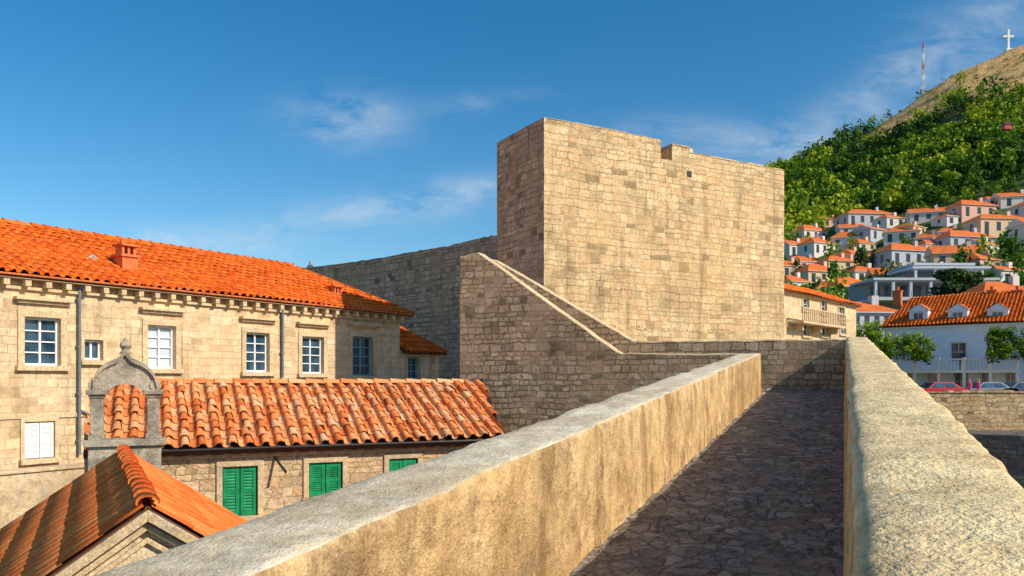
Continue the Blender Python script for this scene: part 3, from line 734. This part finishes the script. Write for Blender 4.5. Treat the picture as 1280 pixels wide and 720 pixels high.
fa=nt.n('ShaderNodeSeparateColor',{0:nt.n('ShaderNodeAttribute',attribute_name='tc').outputs['Color']}).outputs[0]
g1=nt.ramp(nt.noise(co,.12,5,.65),[(.3,(.03,.06,.01)),(.6,(.08,.12,.02)),(.75,(.26,.21,.10))])
g2=nt.ramp(nt.noise(co,.11,5,.78),[(.34,(.20,.20,.04)),(.44,(.52,.32,.11)),(.56,(.74,.44,.17)),(.7,(.60,.44,.26))])
finish(nt,nt.mix(fa,g1,g2),.95,nt.noise(co,.6,5),.8)
me.materials.append(m_hill); ob=bpy.data.objects.new('hillside',me); sc.collection.objects.link(ob)
m_ground=simple('ground_earth',(.20,.18,.13),.95,.3,.2)
mb=MB(); mb.poly([(-4000,-2000,-13),(4000,-2000,-13),(4000,6000,-13),(-4000,6000,-13)]); mb.build('ground',[m_ground],uv=False)

# ---------------------------------------------------------------- hillside houses
m_hw=[simple('house_wall_white',(.74,.70,.63),.8,.06),simple('house_wall_cream',(.76,.56,.36),.8,.08),simple('house_wall_grey',(.50,.53,.57),.8,.1),simple('house_wall_pink',(.76,.46,.34),.8,.08)]
m_hr,nt=newmat('house_roof_tiles'); co=nt.n('ShaderNodeTexCoord').outputs['UV']
wv=nt.n('ShaderNodeTexWave',{'Vector':co,'Scale':.8,'Distortion':.5}).outputs[1]
finish(nt,nt.mix(nt.maprange(wv,0,.5,.4,0),nt.ramp(nt.noise(co,.7,5),[(.3,(.66,.14,.03)),(.7,(.88,.23,.05))]),(.35,.08,.02,1)),.85,wv,.05)
m_hg=simple('house_window',(.05,.07,.09),.2,.3)
house_pos=[]
def solveY(u,ratio):
    lo,hi=70.,450.
    for _ in range(40):
        mid=(lo+hi)/2
        if hz(u*mid,mid)/mid<ratio: lo=mid
        else: hi=mid
    return mid
def hill_house(px,pyb,wpx,hpx,rpx,ang=0,wm_=0,flat=False,name='hillside_house',Y=None,cols=None,fl=None,wing=False):
    u=(px-640)/1000; Y=Y or solveY(u,(475-pyb)/1000); k=Y/1000; w=wpx*k; h=hpx*k; rz=rpx*k*1.25; dp=max(w*.55,6)
    c=math.cos(ang); s_=math.sin(ang); B=Vector((u*Y,Y,(475-pyb)*k)); house_pos.append((B.x,B.y+dp*.4,max(w,dp)*.6))
    def L(x,y,z): return B+Vector((x*c-y*s_,x*s_+y*c,z))
    O0=L(0,0,0)
    mb=MB(); o=.35*min(1,w/8)
    def block(x0,x1,y0,y1,hh,rr,gable):
        mb.hexa([L(x0,y0,-5),L(x1,y0,-5),L(x1,y1,-5),L(x0,y1,-5),L(x0,y0,hh),L(x1,y0,hh),L(x1,y1,hh),L(x0,y1,hh)],0)
        a=[L(x0-o,y0-o,hh),L(x1+o,y0-o,hh),L(x1+o,y1+o,hh),L(x0-o,y1+o,hh)]; hi=min((y1-y0)*.5,(x1-x0)*.4)*.8
        if gable: hi=-o
        ym=(y0+y1)/2
        r1,r2=L(x0+hi,ym,hh+rr),L(x1-hi,ym,hh+rr)
        mb.poly([a[0],a[1],r2,r1],1); mb.poly([a[1],a[2],r2],0 if gable else 1); mb.poly([a[2],a[3],r1,r2],1); mb.poly([a[3],a[0],r1],0 if gable else 1)
        mb.poly([q-V3(0,0,.12) for q in a[::-1]],0)
        for i in range(4): p,q=a[i],a[(i+1)%4]; mb.poly([p-V3(0,0,.12),q-V3(0,0,.12),q,p],0)
    block(-w/2,w/2,0,dp,h,rz,flat)
    if wing: block(w*.5+.002,w*.95,1.2,dp*.9,h*.62,rz*.7,True)
    cx=w*.2; mb.box(L(cx,dp*.35,h),L(.8,0,0)-O0,L(0,.8,0)-O0,(0,0,rz+.6),0)
    fl=fl or max(1,int(round(h/3.0))); n=cols or max(2,int(w/2.8)); fh=h/fl
    for f in range(fl):
        for i in range(n):
            x=-w/2+w*(i+.5)/n; z=f*fh+fh*.3
            ww=min(1.1,w/n*.5); door=(i+f)%3==0
            zb=z-(fh*.22 if door else 0)
            mb.box(L(x-ww/2,-.02,zb),L(ww,0,0)-O0,L(0,.05,0)-O0,(0,0,fh*.5+(fh*.22 if door else 0)),2)
            mb.box(L(x-ww/2-.1,-.08,z+fh*.5),L(ww+.2,0,0)-O0,L(0,.1,0)-O0,(0,0,.12),0)
        m2=max(1,int(dp/3.5))
        for i in range(m2):
            y=dp*(i+.5)/m2; z=f*fh+fh*.3
            for sx in (-1,1):
                mb.box(L(sx*(w/2-.03),y-.5,z),L(0,1.0,0)-O0,L(sx*.05,0,0)-O0,(0,0,fh*.5),2)
        if f>0 and w>9:
            bx0=-w/2+.4; bw_=w*.5
            mb.box(L(bx0,-1.3,f*fh-.1),L(bw_,0,0)-O0,L(0,1.3,0)-O0,(0,0,.18),0)
            mb.box(L(bx0,-1.3,f*fh+.08),L(bw_,0,0)-O0,L(0,.08,0)-O0,(0,0,.8),0)
    return mb.build(name,[m_hw[wm_],m_hr,m_hg],None)
HL=[(1090,283,62,16,7,.1,2),(1161,277,42,12,6,-.3,0),(1224,272,50,16,7,.2,3),(1256,295,64,22,7,.1,1),(1272,258,38,13,6,-.2,0),
(1020,299,38,11,7,.4,0),(1062,312,42,16,7,-.3,0),(1100,300,36,13,5,.5,2),(1127,303,40,14,6,-.4,0),(1216,311,64,15,9,.2,2),
(998,322,26,16,6,.3,0),(1031,318,38,14,7,.5,0),(1142,334,64,21,9,.25,2),(1105,335,36,14,6,-.4,0),(1052,336,36,10,7,.2,1),(1030,354,46,15,9,.3,1),
(1200,333,60,17,10,-.2,1),(1070,374,54,16,12,.3,0),(1130,374,60,16,10,.2,2),(1268,362,44,24,7,.3,0),(1000,296,28,11,5,.2,0),(1188,300,28,11,6,-.3,0),(990,347,28,15,7,.2,1),
(1240,341,44,17,8,.4,3),(1085,352,34,13,7,.1,0),(1310,300,60,20,8,.1,0),(1330,340,50,20,8,.1,1),(1300,270,40,14,6,.2,0),
(1040,283,26,9,4,.2,3),(1195,280,26,10,5,.2,0),(1120,283,28,11,5,.3,0),(1012,338,30,11,7,.2,0),(1170,318,28,13,6,.2,0),
(1073,328,28,11,6,.5,3),(1012,313,24,11,6,-.5,0),(1150,293,30,10,5,.6,1),(1178,353,38,13,9,.2,0),(1065,294,28,10,5,-.2,0),(1085,314,26,10,6,.3,1),(1158,308,28,11,6,-.5,0),(1240,318,32,12,7,.5,0),(1000,368,36,16,8,.4,0),(1040,376,34,16,9,-.1,1),(1110,354,36,12,8,-.2,3),(1246,258,26,9,5,.2,0)]
for i,q in enumerate(HL): hill_house(*q,flat=(i%3==1),wing=(i%4==2))
mt=MB(); Y=112; k=.112
def mp(px,py,dy=0): return Vector(((px-640)*k,Y+dy,(475-py)*k))
for (x0,x1,y0,y1,dy) in ((1092,1250,347,350,0),(1150,1250,330,333,2),(1092,1250,372,376,-1),(1165,1245,322,325,5)):
    A=mp(x0,y1,dy); B=mp(x1,y0,dy); mt.cbox(A.x,B.x,A.y,A.y+8,A.z,B.z,0)
for px in (1096,1118,1140,1165,1190,1215,1245):
    A=mp(px,372); mt.cbox(A.x-.18,A.x+.18,A.y+.2,A.y+.6,A.z,(475-350)*k-.003,0)
for px in (1155,1180,1210,1240):
    A=mp(px,347,2.2); mt.cbox(A.x-.15,A.x+.15,A.y,A.y+.35,A.z,(475-333)*k-.003,0)
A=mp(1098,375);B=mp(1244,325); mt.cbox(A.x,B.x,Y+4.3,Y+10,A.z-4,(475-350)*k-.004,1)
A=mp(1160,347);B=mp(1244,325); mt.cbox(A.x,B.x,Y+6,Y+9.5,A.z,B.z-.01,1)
for i in range(8):
    A=mp(1106+i*18,370); mt.cbox(A.x,A.x+1.2,Y+4.22,Y+4.34,A.z,A.z+1.9,2)
for i in range(40):
    x=mp(1092,0).x+i*.44; mt.cbox(x,x+.05,Y-.95,Y-.9,mp(0,372).z,mp(0,372).z+.9,2)
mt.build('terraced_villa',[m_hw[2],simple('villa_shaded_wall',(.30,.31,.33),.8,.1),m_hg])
for q in (1100,1130,1170,1210,1240): house_pos.append(((q-640)*k,Y+4,9))

# ---------------------------------------------------------------- forest
def free(x,y):
    for (a,b,r_) in house_pos:
        if abs(x-a)<r_ and abs(y-b)<r_: return False
        if abs(x/y-a/b)*b<r_*.8 and 0<b-y<14: return False
    return True
R=random.Random(11); T=[]
tries=0
while len(T)<1600 and tries<20000:
    tries+=1
    y=R.uniform(225,470); u=R.uniform(.2,.78); x=u*y
    lim=float(np.interp(u,[.2,.33,.40,.52,.7],[228,235,245,252,255]))
    if y<lim or not free(x,y): continue
    if R.random()<dry(x,y)*.97: continue
    rr=R.uniform(2.0,4.6); tone=.38+.6*mnoise.noise(Vector((x*.025,y*.025,2)))+R.uniform(-.3,.32)
    T.append((x,y,hz(x,y)-.6,rr,rr*R.uniform(.8,1.2),tone))
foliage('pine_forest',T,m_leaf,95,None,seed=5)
T=[]; tries=0
while len(T)<420 and tries<7000:
    tries+=1
    y=R.uniform(105,262); u=R.uniform(.3,.75); x=u*y
    if not free(x,y): continue
    rr=R.uniform(1.0,2.5); T.append((x,y,hz(x,y)-.3,rr,rr*R.uniform(.8,1.6),R.uniform(.1,.6)))
foliage('garden_trees',T,m_leaf,100,None,seed=6)
T=[]
for _ in range(620):
    y=R.uniform(340,450); u=R.uniform(.42,.8); x=u*y
    if dry(x,y)<.3: continue
    rr=R.uniform(.6,1.9); T.append((x,y,hz(x,y)-.4,rr,rr*.6,R.uniform(.1,.55)))
foliage('hilltop_shrubs',T,m_leaf,50,None,seed=8)
T=[]
for px,py,hh in ((1078,345,34),(1088,340,26),(992,278,24),(1014,275,26),(1000,345,22),(1222,350,20),(1262,330,22),(975,212,16),(1045,358,22),(1150,345,18)):
    u=(px-640)/1000; Y=solveY(u,(475-py)/1000); T.append((u*Y,Y,hz(u*Y,Y),hh*.3*Y/1000,hh*.5*Y/1000,.35))
foliage('garden_pines',T,m_leafd,420,m_trunk,seed=9)

am=MB(); u=(1154-640)/1000; Y=452; bx=u*Y; bz=hz(bx,Y)-1; Ht=(475-54)/1000*Y-bz
m_red=simple('red_paint',(.55,.06,.04),.5)
seg=10
for i in range(seg):
    z0=bz+Ht*i/seg; z1=bz+Ht*(i+1)/seg; w0=1.2*(1-i/seg)+.3; w1=1.2*(1-(i+1)/seg)+.3; mm=1 if i%2 else 2
    if i in (5,9): mm=0
    cs=[(-1,-1),(1,-1),(1,1),(-1,1)]
    for k in range(4):
        a,b=cs[k],cs[(k+1)%4]
        am.tube((bx+a[0]*w0/2,Y+a[1]*w0/2,z0),(bx+a[0]*w1/2,Y+a[1]*w1/2,z1),.13,n=5,mat=mm)
        am.tube((bx+a[0]*w0/2,Y+a[1]*w0/2,z0),(bx+b[0]*w1/2,Y+b[1]*w1/2,z1),.07,n=4,mat=mm)
am.tube((bx,Y,bz+Ht-.2),(bx,Y,bz+Ht+2),.1,n=5,mat=0)
am.build('radio_mast',[m_red,m_white,m_hw[2]],uv=False)
cm=MB(); u=(1260-640)/1000; Y=452; bx=u*Y; zt_=(475-37)/1000*Y; bz=hz(bx,Y)-1
cm.cbox(bx-1.8,bx+1.8,Y-1.8,Y+1.8,bz-1,bz+2.0); cm.cbox(bx-.6,bx+.6,Y-.6,Y+.6,bz+2.003,zt_); zc_=zt_-(zt_-bz)*.3; cm.cbox(bx-3,bx-.603,Y-.55,Y+.55,zc_-.6,zc_+.6); cm.cbox(bx+.603,bx+3,Y-.55,Y+.55,zc_-.6,zc_+.6)
cm.build('hilltop_cross',[m_white],bevel=.08,uv=False)
cc=MB(); u=(1258-640)/1000; Y=260; P=Vector((u*Y,Y,(475-158)/1000*Y))
cc.cbox(P.x-1.1,P.x+1.1,P.y-.9,P.y+.9,P.z-1.1,P.z+.1,0); cc.cbox(P.x-1.05,P.x+1.05,P.y-.85,P.y+.85,P.z+.1,P.z+.8,1); cc.cbox(P.x-1.1,P.x+1.1,P.y-.9,P.y+.9,P.z+.8,P.z+1.05,0)
cc.tube(P+V3(0,0,1.05),P+V3(0,0,3.2),.07,n=5,mat=2)
top=Vector((.60*450,450,hz(.60*450,450)+5)); low=Vector((.70*120,120,20))
cc.tube(P+V3(0,0,3.2),top,.035,n=4,mat=2); cc.tube(P+V3(0,0,3.2),low,.035,n=4,mat=2)
cc.build('cable_car',[m_red,m_hg,m_dark],uv=False)

# ================================================================ right-hand street
mb=MB(); mb.cbox(20,90,54.6,55.2,-13,-.86,0)
r=random.Random(5); x=20
while x<90:
    w_=r.uniform(.4,1.0); mb.cbox(x,x+w_-.02,54.52,55.28,-.857,-.80+r.uniform(-.03,.12),1); x+=w_
mb.build('retaining_wall',[m_quay,m_quay])
mb=MB(); mb.prism([(26,52.6),(40.5,41.5),(60,41.5),(60,54),(26,54)],-13,-3.4,0); mb.build('quay_wall',[m_quayd])
m_asph=simple('asphalt',(.05,.05,.052),.9,.2,4)
mb=MB(); mb.poly([(20,55.4,-1.60),(95,55.4,-1.60),(95,62.5,-1.60),(20,62.5,-1.60)],0)
for i in range(18): mb.poly([(21+i*4,58.9,-1.596),(23+i*4,58.9,-1.596),(23+i*4,59.05,-1.596),(21+i*4,59.05,-1.596)],1)
mb.cbox(20,95,62.5,62.7,-1.65,-1.47,2); mb.cbox(20,95,62.702,64.3,-1.65,-1.475,2)
mb.build('road',[m_asph,m_white,m_trim],uv=False)
sh_=empty('stone_corner_house'); FS=Fac((.31*52,52),(28.4,66))
a0=0;a1=FS.L; zE=6.1
hh=[FS.rect(1003,1011,372,388),FS.rect(1026,1033,374,392),FS.rect(1048,1055,384,398),FS.rect(1003,1011,403,420),FS.rect(1026,1034,402,420),FS.rect(1050,1057,404,418)]
mb=MB(); wall(mb,FS,a0,a1,-2,zE,hh,0); mb.poly([FS.P(a1,-2),FS.P(a1,-2,-8),FS.P(a1,zE,-8),FS.P(a1,zE)],0); mb.build('walls',[m_facade],sh_)
wi=MB(); tr=MB()
for h in hh: casement(wi,FS,h,2,2,0,1); surround(tr,FS,h,.15,0,False)
zb_=FS.at(1010,405)[1]; b0=FS.at(985,0)[0]; b1=FS.at(1040,0)[0]
FS.box(tr,b0,b1,zb_-.15,zb_,-.02,1.1,0)
x=b0
while x<b1: FS.box(tr,x,x+.08,zb_,zb_+.85,1.0,1.06,0); x+=.35
FS.box(tr,b0,b1,zb_+.85,zb_+.93,.98,1.08,0)
for q in (.1,.5,.9): FS.box(tr,b0+(b1-b0)*q,b0+(b1-b0)*q+.2,zb_-.6,zb_-.153,-.02,.7,0)
FS.box(tr,a0,a1+.2,zE-.12,zE,-.02,.25,0)
tr.build('stone_trim',[m_trim],sh_); wi.build('windows',[m_white,m_glass],sh_)
Vs=(-FS.n*3.9+V3(0,0,1.5)); tiles('roof_tiles',FS.P(0,zE+.02,.35),FS.e,Vs,[(0,0),(a1+.3,0),(a1-2.4,Vs.length),(0,Vs.length)],.3,.4,m_tnew,sh_,21,under=m_under)
wh=empty('white_house_with_dormers'); FH=Fac((33.5,72),(41.6,65)); aR=FH.L+9
zE=4.75; zB=-1.6
sm_=[FH.rect(1188,1208,428,452),FH.rect(1140,1152,426,446),FH.rect(1240,1252,424,446),FH.rect(1275,1287,424,446)]
dn=[FH.rect(1130,1146,466,489),FH.rect(1160,1176,466,489),FH.rect(1192,1210,464,489),FH.rect(1226,1240,464,489),FH.rect(1256,1270,464,489)]
mb=MB(); wall(mb,FH,0,aR,zB-1,zE,sm_+dn,0); mb.poly([FH.P(0,zB-1,-9),FH.P(0,zB-1),FH.P(0,zE),FH.P(0,zE,-9)],0); mb.poly([FH.P(aR,zB-1),FH.P(aR,zB-1,-9),FH.P(aR,zE,-9),FH.P(aR,zE)],0)
m_wh=simple('white_render_shade_tint',(.78,.84,.90),.75,.06,1.5)  # white paint; the blue of its skylit shade is mixed into the colour
mb.build('walls',[m_wh],wh)
wi=MB(); tr=MB()
for h in sm_+dn: casement(wi,FH,h,2,2,0,1); surround(tr,FH,h,.12,0,False)
FH.box(tr,-.1,aR,zE-.2,zE,-.02,.3,0)
zb_=FH.at(1200,463)[1]; FH.box(tr,FH.at(1118,0)[0],FH.at(1276,0)[0],zb_-.22,zb_,-.02,1.7,0)
x=FH.at(1118,0)[0]; xe=FH.at(1276,0)[0]
FH.box(tr,x,xe,zb_+.86,zb_+.98,1.55,1.68,0)
while x<xe:
    tr.lathe(FH.P(x,zb_,1.61),[(.05,0),(.08,.18),(.04,.5),(.06,.86)],6,0); x+=.27
for q in range(6):
    xx=FH.at(1120,0)[0]+(xe-FH.at(1120,0)[0])*q/5; FH.box(tr,xx-.12,xx+.12,zB,zb_-.222,1.3,1.55,0); FH.box(tr,xx-.1,xx+.1,zb_+.002,zb_+1.05,1.5,1.7,0)
tr.build('white_trim',[m_white],wh)
Vs=(-FH.n*4.8+V3(0,0,2.9)); tiles('roof_tiles',FH.P(0,zE+.02,.4),FH.e,Vs,[(-.3,0),(aR+.3,0),(aR+.3,Vs.length),(1.2,Vs.length)],.3,.4,m_tnew,wh,22,under=m_under)
mb=MB(); mb.poly([FH.P(1.2,zE+2.9,-4.4),FH.P(-.3,zE,.4),FH.P(-.3,zE,-9.3)]); mb.poly([FH.P(1.2,zE+2.9,-4.4),FH.P(-.3,zE,-9.3),FH.P(aR,zE,-9.3),FH.P(aR,zE+2.9,-4.4)]); mb.build('rear_roof',[m_brick],wh)
dmb=MB()
for px in (1148,1197,1247):
    FD=Fac(FH.P(0,0,-.5)[:2],FH.P(5,0,-.5)[:2]); a_,z_=FD.at(px,403); w=.75
    FD.box(dmb,a_-w,a_+w,z_-.2,z_+1.0,-2.6,0,0)
    FD.box(dmb,a_-.36,a_+.36,z_+.1,z_+.85,-.01,.02,2); FD.box(dmb,a_-.02,a_+.02,z_+.1,z_+.85,.021,.04,0)
    FD.box(dmb,a_-w-.12,a_+w+.12,z_+1.0,z_+1.1,-.2,.14,0)
    dmb.poly([FD.P(a_-w-.05,z_+1.1,.05),FD.P(a_+w+.05,z_+1.1,.05),FD.P(a_,z_+1.62,.05)],0)
    dmb.poly([FD.P(a_-w-.15,z_+1.08,.14),FD.P(a_,z_+1.68,.14),FD.P(a_,z_+1.68,-3.4),FD.P(a_-w-.15,z_+1.08,-3.0)],1)
    dmb.poly([FD.P(a_+w+.15,z_+1.08,.14),FD.P(a_+w+.15,z_+1.08,-3.0),FD.P(a_,z_+1.68,-3.4),FD.P(a_,z_+1.68,.14)],1)
dmb.build('dormers',[m_wh,m_brick,m_glass],wh)
wi.build('windows',[m_white,m_glass],wh)
mb=MB()
for px in (1122,1240,1272):
    FD=Fac(FH.P(0,0,-4.4)[:2],FH.P(5,0,-4.4)[:2]); a_,z_=FD.at(px,372); FD.box(mb,a_-.35,a_+.35,z_-.8,z_+.55,-.3,.3,0); FD.box(mb,a_-.42,a_+.42,z_+.55,z_+.65,-.37,.37,0); mb.tube(FD.P(a_,z_+.65),FD.P(a_,z_+1.0),.15,n=8)
mb.build('chimneys',[m_brick],wh)
hill_house(1090,412,80,22,13,.15,2,Y=84,name='tiled_house',cols=6)
hill_house(1268,386,80,18,16,.1,0,Y=92,name='tiled_house',cols=5)
def hedge(name,x0,x1,y0,y1,Yd,mat,n,depth=1.2,seed=3,tone=.6):
    r_=random.Random(seed); T=[]
    for _ in range(n):
        px=r_.uniform(x0,x1); py=r_.uniform(y0,y1); Yq=Yd+r_.uniform(0,depth); rr=r_.uniform(.35,.6)
        T.append(((px-640)/1000*Yq,Yq,(475-py)/1000*Yq-rr,rr,rr,tone+r_.uniform(-.25,.25)))
    foliage(name,T,mat,70,None,seed=seed)
hedge('climbing_plant',1092,1165,422,448,66.3,m_leaf,110,1.0,3,.48)
hedge('hedge',1238,1290,414,447,62.5,m_leaf,90,1.0,4,.38)
hedge('shrub',1060,1100,408,424,66,m_leaf,45,2.0,5,.48)
T=[((1195-640)*.1,100,(475-372)*.1,2.6,1.7,.3),((1180-640)*.1,99.5,(475-374)*.1,1.8,1.4,.35),((1212-640)*.1,100,(475-372)*.1,1.8,1.5,.3)]
foliage('olive_tree',T,m_leafd,600,m_trunk,seed=12)
def car(name,x,y,z,ang,col):
    m=simple(name+'_paint',col,.25,.03,1,spec=.6)
    mb=MB()
    prof=[(-2.1,.35),(-2.15,.7),(-2.0,.92),(-1.0,.98),(-.45,1.42),(.9,1.45),(1.55,1.02),(2.05,.95),(2.12,.6),(2.05,.35)]
    for i in range(len(prof)-1):
        (a,b),(c,e_)=prof[i],prof[i+1]
        ya=.85-(.16 if b>1.1 else 0); yc=.85-(.16 if e_>1.1 else 0)
        gl=1 if (i in (3,5)) else 0
        mb.poly([(a,-ya,b),(a,ya,b),(c,yc,e_),(c,-yc,e_)],gl)
    for sg in (-1,1):
        low=[(-2.1,.35),(-2.15,.7),(-2.0,.92),(-1.0,.98),(1.55,1.02),(2.05,.95),(2.12,.6),(2.05,.35)]
        q=[(a,sg*.85,b) for a,b in low]; mb.poly(q,0)
        q=[(-1.0,sg*.85,.98),(1.55,sg*.85,1.02),(.9,sg*.69,1.45),(-.45,sg*.69,1.42)]; mb.poly(q,0)
        q=[(-.82,sg*.845,1.03),(.25,sg*.84,1.04),(.25,sg*.725,1.37),(-.38,sg*.725,1.36)]; mb.poly([(a,b+sg*.012,c) for a,b,c in q],1)
        q=[(.32,sg*.84,1.04),(1.3,sg*.845,1.05),(.85,sg*.725,1.38),(.32,sg*.725,1.38)]; mb.poly([(a,b+sg*.012,c) for a,b,c in q],1)
        for wx in (-1.35,1.3):
            mb.tube((wx,sg*.70,.32),(wx,sg*.88,.32),.32,n=16,mat=2); mb.tube((wx,sg*.88,.32),(wx,sg*.89,.32),.18,n=12,mat=3)
        mb.cbox(-2.16,-2.08,sg*.6-.15,sg*.6+.15,.66,.8,3); mb.cbox(2.06,2.14,sg*.65-.12,sg*.65+.12,.7,.86,4)
    mb.poly([(-2.1,-.85,.35),(2.05,-.85,.35),(2.05,.85,.35),(-2.1,.85,.35)],2)
    ob=mb.build(name,[m,m_glass,m_dark,m_white,m_red],bevel=.03,uv=False); ob.location=(x,y,z); ob.rotation_euler=(0,0,ang)
car('parked_car',32.2,60.8,-1.6,0,(.6,.03,.05)); car('parked_car',39.0,60.9,-1.6,math.pi,(.05,.09,.16)); car('parked_car',35.9,60.9,-1.6,0,(.25,.27,.30)); car('parked_car',43.8,60.9,-1.6,0,(.05,.05,.06))
def person(name,x,y,z,ang,shirt,trou,hgt=1.72,stride=.1):
    J=[(0,0,.93),(0,0,1.15),(0,0,1.40),(0,0,1.52),(0,0,1.62),(0,.01,1.70),
       (.10,0,.88),(.11,stride,.50),(.11,0,.08),(.11,.14,.04),(-.10,0,.88),(-.11,-stride*.4,.48),(-.11,-stride,.08),(-.11,.14-stride,.04),
       (.17,0,1.40),(.23,-.03,1.13),(.21,.10,.90),(.21,.14,.82),(-.17,0,1.40),(-.23,-.03,1.13),(-.21,.10,.90),(-.21,.14,.82)]
    E=[(0,1),(1,2),(2,3),(3,4),(4,5),(0,6),(6,7),(7,8),(8,9),(0,10),(10,11),(11,12),(12,13),(2,14),(14,15),(15,16),(16,17),(2,18),(18,19),(19,20),(20,21)]
    Rr=[.14,.125,.14,.055,.10,.085,.095,.06,.04,.035,.095,.06,.04,.035,.06,.045,.032,.03,.06,.045,.032,.03]
    me=bpy.data.meshes.new(name); me.from_pydata(J,E,[]); ob=bpy.data.objects.new(name,me); sc.collection.objects.link(ob)
    ob.modifiers.new('s','SKIN')
    for v,r_ in zip(me.skin_vertices[0].data,Rr): v.radius=(r_,r_*.8)
    me.skin_vertices[0].data[0].use_root=True
    sb=ob.modifiers.new('u','SUBSURF'); sb.levels=1; sb.render_levels=2
    m,nt=newmat(name+'_clothes'); zc=nt.n('ShaderNodeSeparateXYZ',{0:nt.n('ShaderNodeTexCoord').outputs['Object']}).outputs[2]
    finish(nt,nt.ramp(nt.math('DIVIDE',zc,2.0),[(0,(.05,.04,.03)),(.04,trou),(.47,shirt),(.735,(.5,.3,.2)),(.845,(.06,.035,.02))],'CONSTANT'),.8)
    me.materials.append(m); ob.location=(x,y,z); ob.rotation_euler=(0,0,ang); s_=hgt/1.75; ob.scale=(s_,)*3
p=FH.P(FH.at(1210,0)[0]-.3,FH.at(1200,463)[1],.9); person('person',p.x,p.y,p.z,2.6,(.05,.05,.08),(.04,.05,.09))
person('person',32.9,56.4,-1.6,1.2,(.85,.10,.30),(.5,.5,.5)); person('person',32.2,56.3,-1.6,1.5,(.8,.13,.25),(.1,.12,.2))
# wall-walk behind the city wall parapet, with two visitors standing on it
wkp=MB()
def wp(px,Y,z): return Vector(((px-640)/1000*Y,Y,z))
zwalk=(475-326)/1000*51.2-1.72
wkp.poly([wp(330,52.2,zwalk),wp(430,48.4,zwalk),wp(430,50.9,zwalk),wp(330,54.6,zwalk)],0); wkp.build('wall_walk',[m_city],cw)
for px,c in ((367,(.6,.6,.62)),(388,(.15,.2,.3))):
    Yp=51.6 if px==367 else 51.0; person('person',(px-640)/1000*Yp,Yp,zwalk,2.9,c,(.1,.1,.1))

# ================================================================ light, sky, camera
D=Vector((.88,-.475,0)).normalized(); el_=math.radians(34.5); D=Vector((D.x*math.cos(el_),D.y*math.cos(el_),math.sin(el_)))
sl=bpy.data.lights.new('sun','SUN'); sl.energy=4.8; sl.angle=math.radians(.5); sl.color=(1,.89,.72)
so=bpy.data.objects.new('sun',sl); so.rotation_euler=D.to_track_quat('Z','Y').to_euler(); sc.collection.objects.link(so)
w=bpy.data.worlds.new("World"); sc.world=w; w.use_nodes=True; nt=NT(w.node_tree)
sky=nt.n('ShaderNodeTexSky',sky_type='NISHITA',sun_disc=False,sun_elevation=el_,sun_rotation=math.atan2(D.x,D.y),altitude=0,air_density=1.0,dust_density=.5,ozone_density=2.2)
gen=nt.n('ShaderNodeTexCoord').outputs['Generated']
sp=nt.n('ShaderNodeSeparateXYZ',{0:gen}); yy=nt.math('MAXIMUM',sp.outputs[1],.05)
U_=nt.math('DIVIDE',sp.outputs[0],yy); Z_=nt.math('DIVIDE',sp.outputs[2],yy)
pv=nt.n('ShaderNodeCombineXYZ',{0:U_,1:Z_,2:0.0}).outputs[0]
def blob(px,py,sx,sy,rot,amp):
    cu=(px-640)/1000; cz=(475-py)/1000; c=math.cos(rot); s_=math.sin(rot)
    du=nt.math('SUBTRACT',U_,cu); dz=nt.math('SUBTRACT',Z_,cz)
    a=nt.math('ADD',nt.math('MULTIPLY',du,c/sx),nt.math('MULTIPLY',dz,s_/sx)); b=nt.math('SUBTRACT',nt.math('MULTIPLY',dz,c/sy),nt.math('MULTIPLY',du,s_/sy))
    r2=nt.math('ADD',nt.math('MULTIPLY',a,a),nt.math('MULTIPLY',b,b))
    return nt.math('MULTIPLY',nt.math('EXPONENT',nt.math('MULTIPLY',r2,-1.0)),amp)
bl=None
for q in ((435,150,.07,.03,-.05,.95),(610,128,.06,.014,.1,.45),(560,246,.10,.022,.15,.9),(400,274,.14,.02,.15,.75),(240,303,.12,.018,-.05,.85),(900,172,.13,.022,-.05,.8),(1020,172,.09,.03,.35,.75),(1225,45,.13,.05,.55,.65),(1110,98,.08,.022,.4,.5)):
    b=blob(*q); bl=b if bl is None else nt.math('ADD',bl,b)
rot=nt.n('ShaderNodeMapping',{'Vector':pv,'Rotation':(0,0,-.2),'Scale':(1.0,2.6,1)}).outputs[0]
cn=nt.noise(rot,9,5,.66,dist=.6)
mask=nt.math('MULTIPLY',bl,nt.maprange(cn,.34,.72)); mask=nt.math('MULTIPLY',mask,.62,clamp=True)
hsv=nt.n('ShaderNodeHueSaturation',{'Hue':.494,'Saturation':1.42,'Value':1.05,'Color':sky.outputs[0]}).outputs[0]
col=nt.mix(mask,hsv,(5.6,6.1,6.5,1))
bg=nt.n('ShaderNodeBackground',{0:col,1:.13}); nt.n('ShaderNodeOutputWorld',{0:bg.outputs[0]})
cd=bpy.data.cameras.new('camera'); co_=bpy.data.objects.new('camera',cd); sc.collection.objects.link(co_)
cd.sensor_width=36; cd.lens=28.125; cd.shift_y=115/1280; cd.clip_end=8000; cd.clip_start=.05
co_.location=(0,0,0); co_.rotation_euler=(math.radians(90),0,0); sc.camera=co_
sc.view_settings.view_transform='Standard'; sc.view_settings.look='None'; sc.view_settings.exposure=0
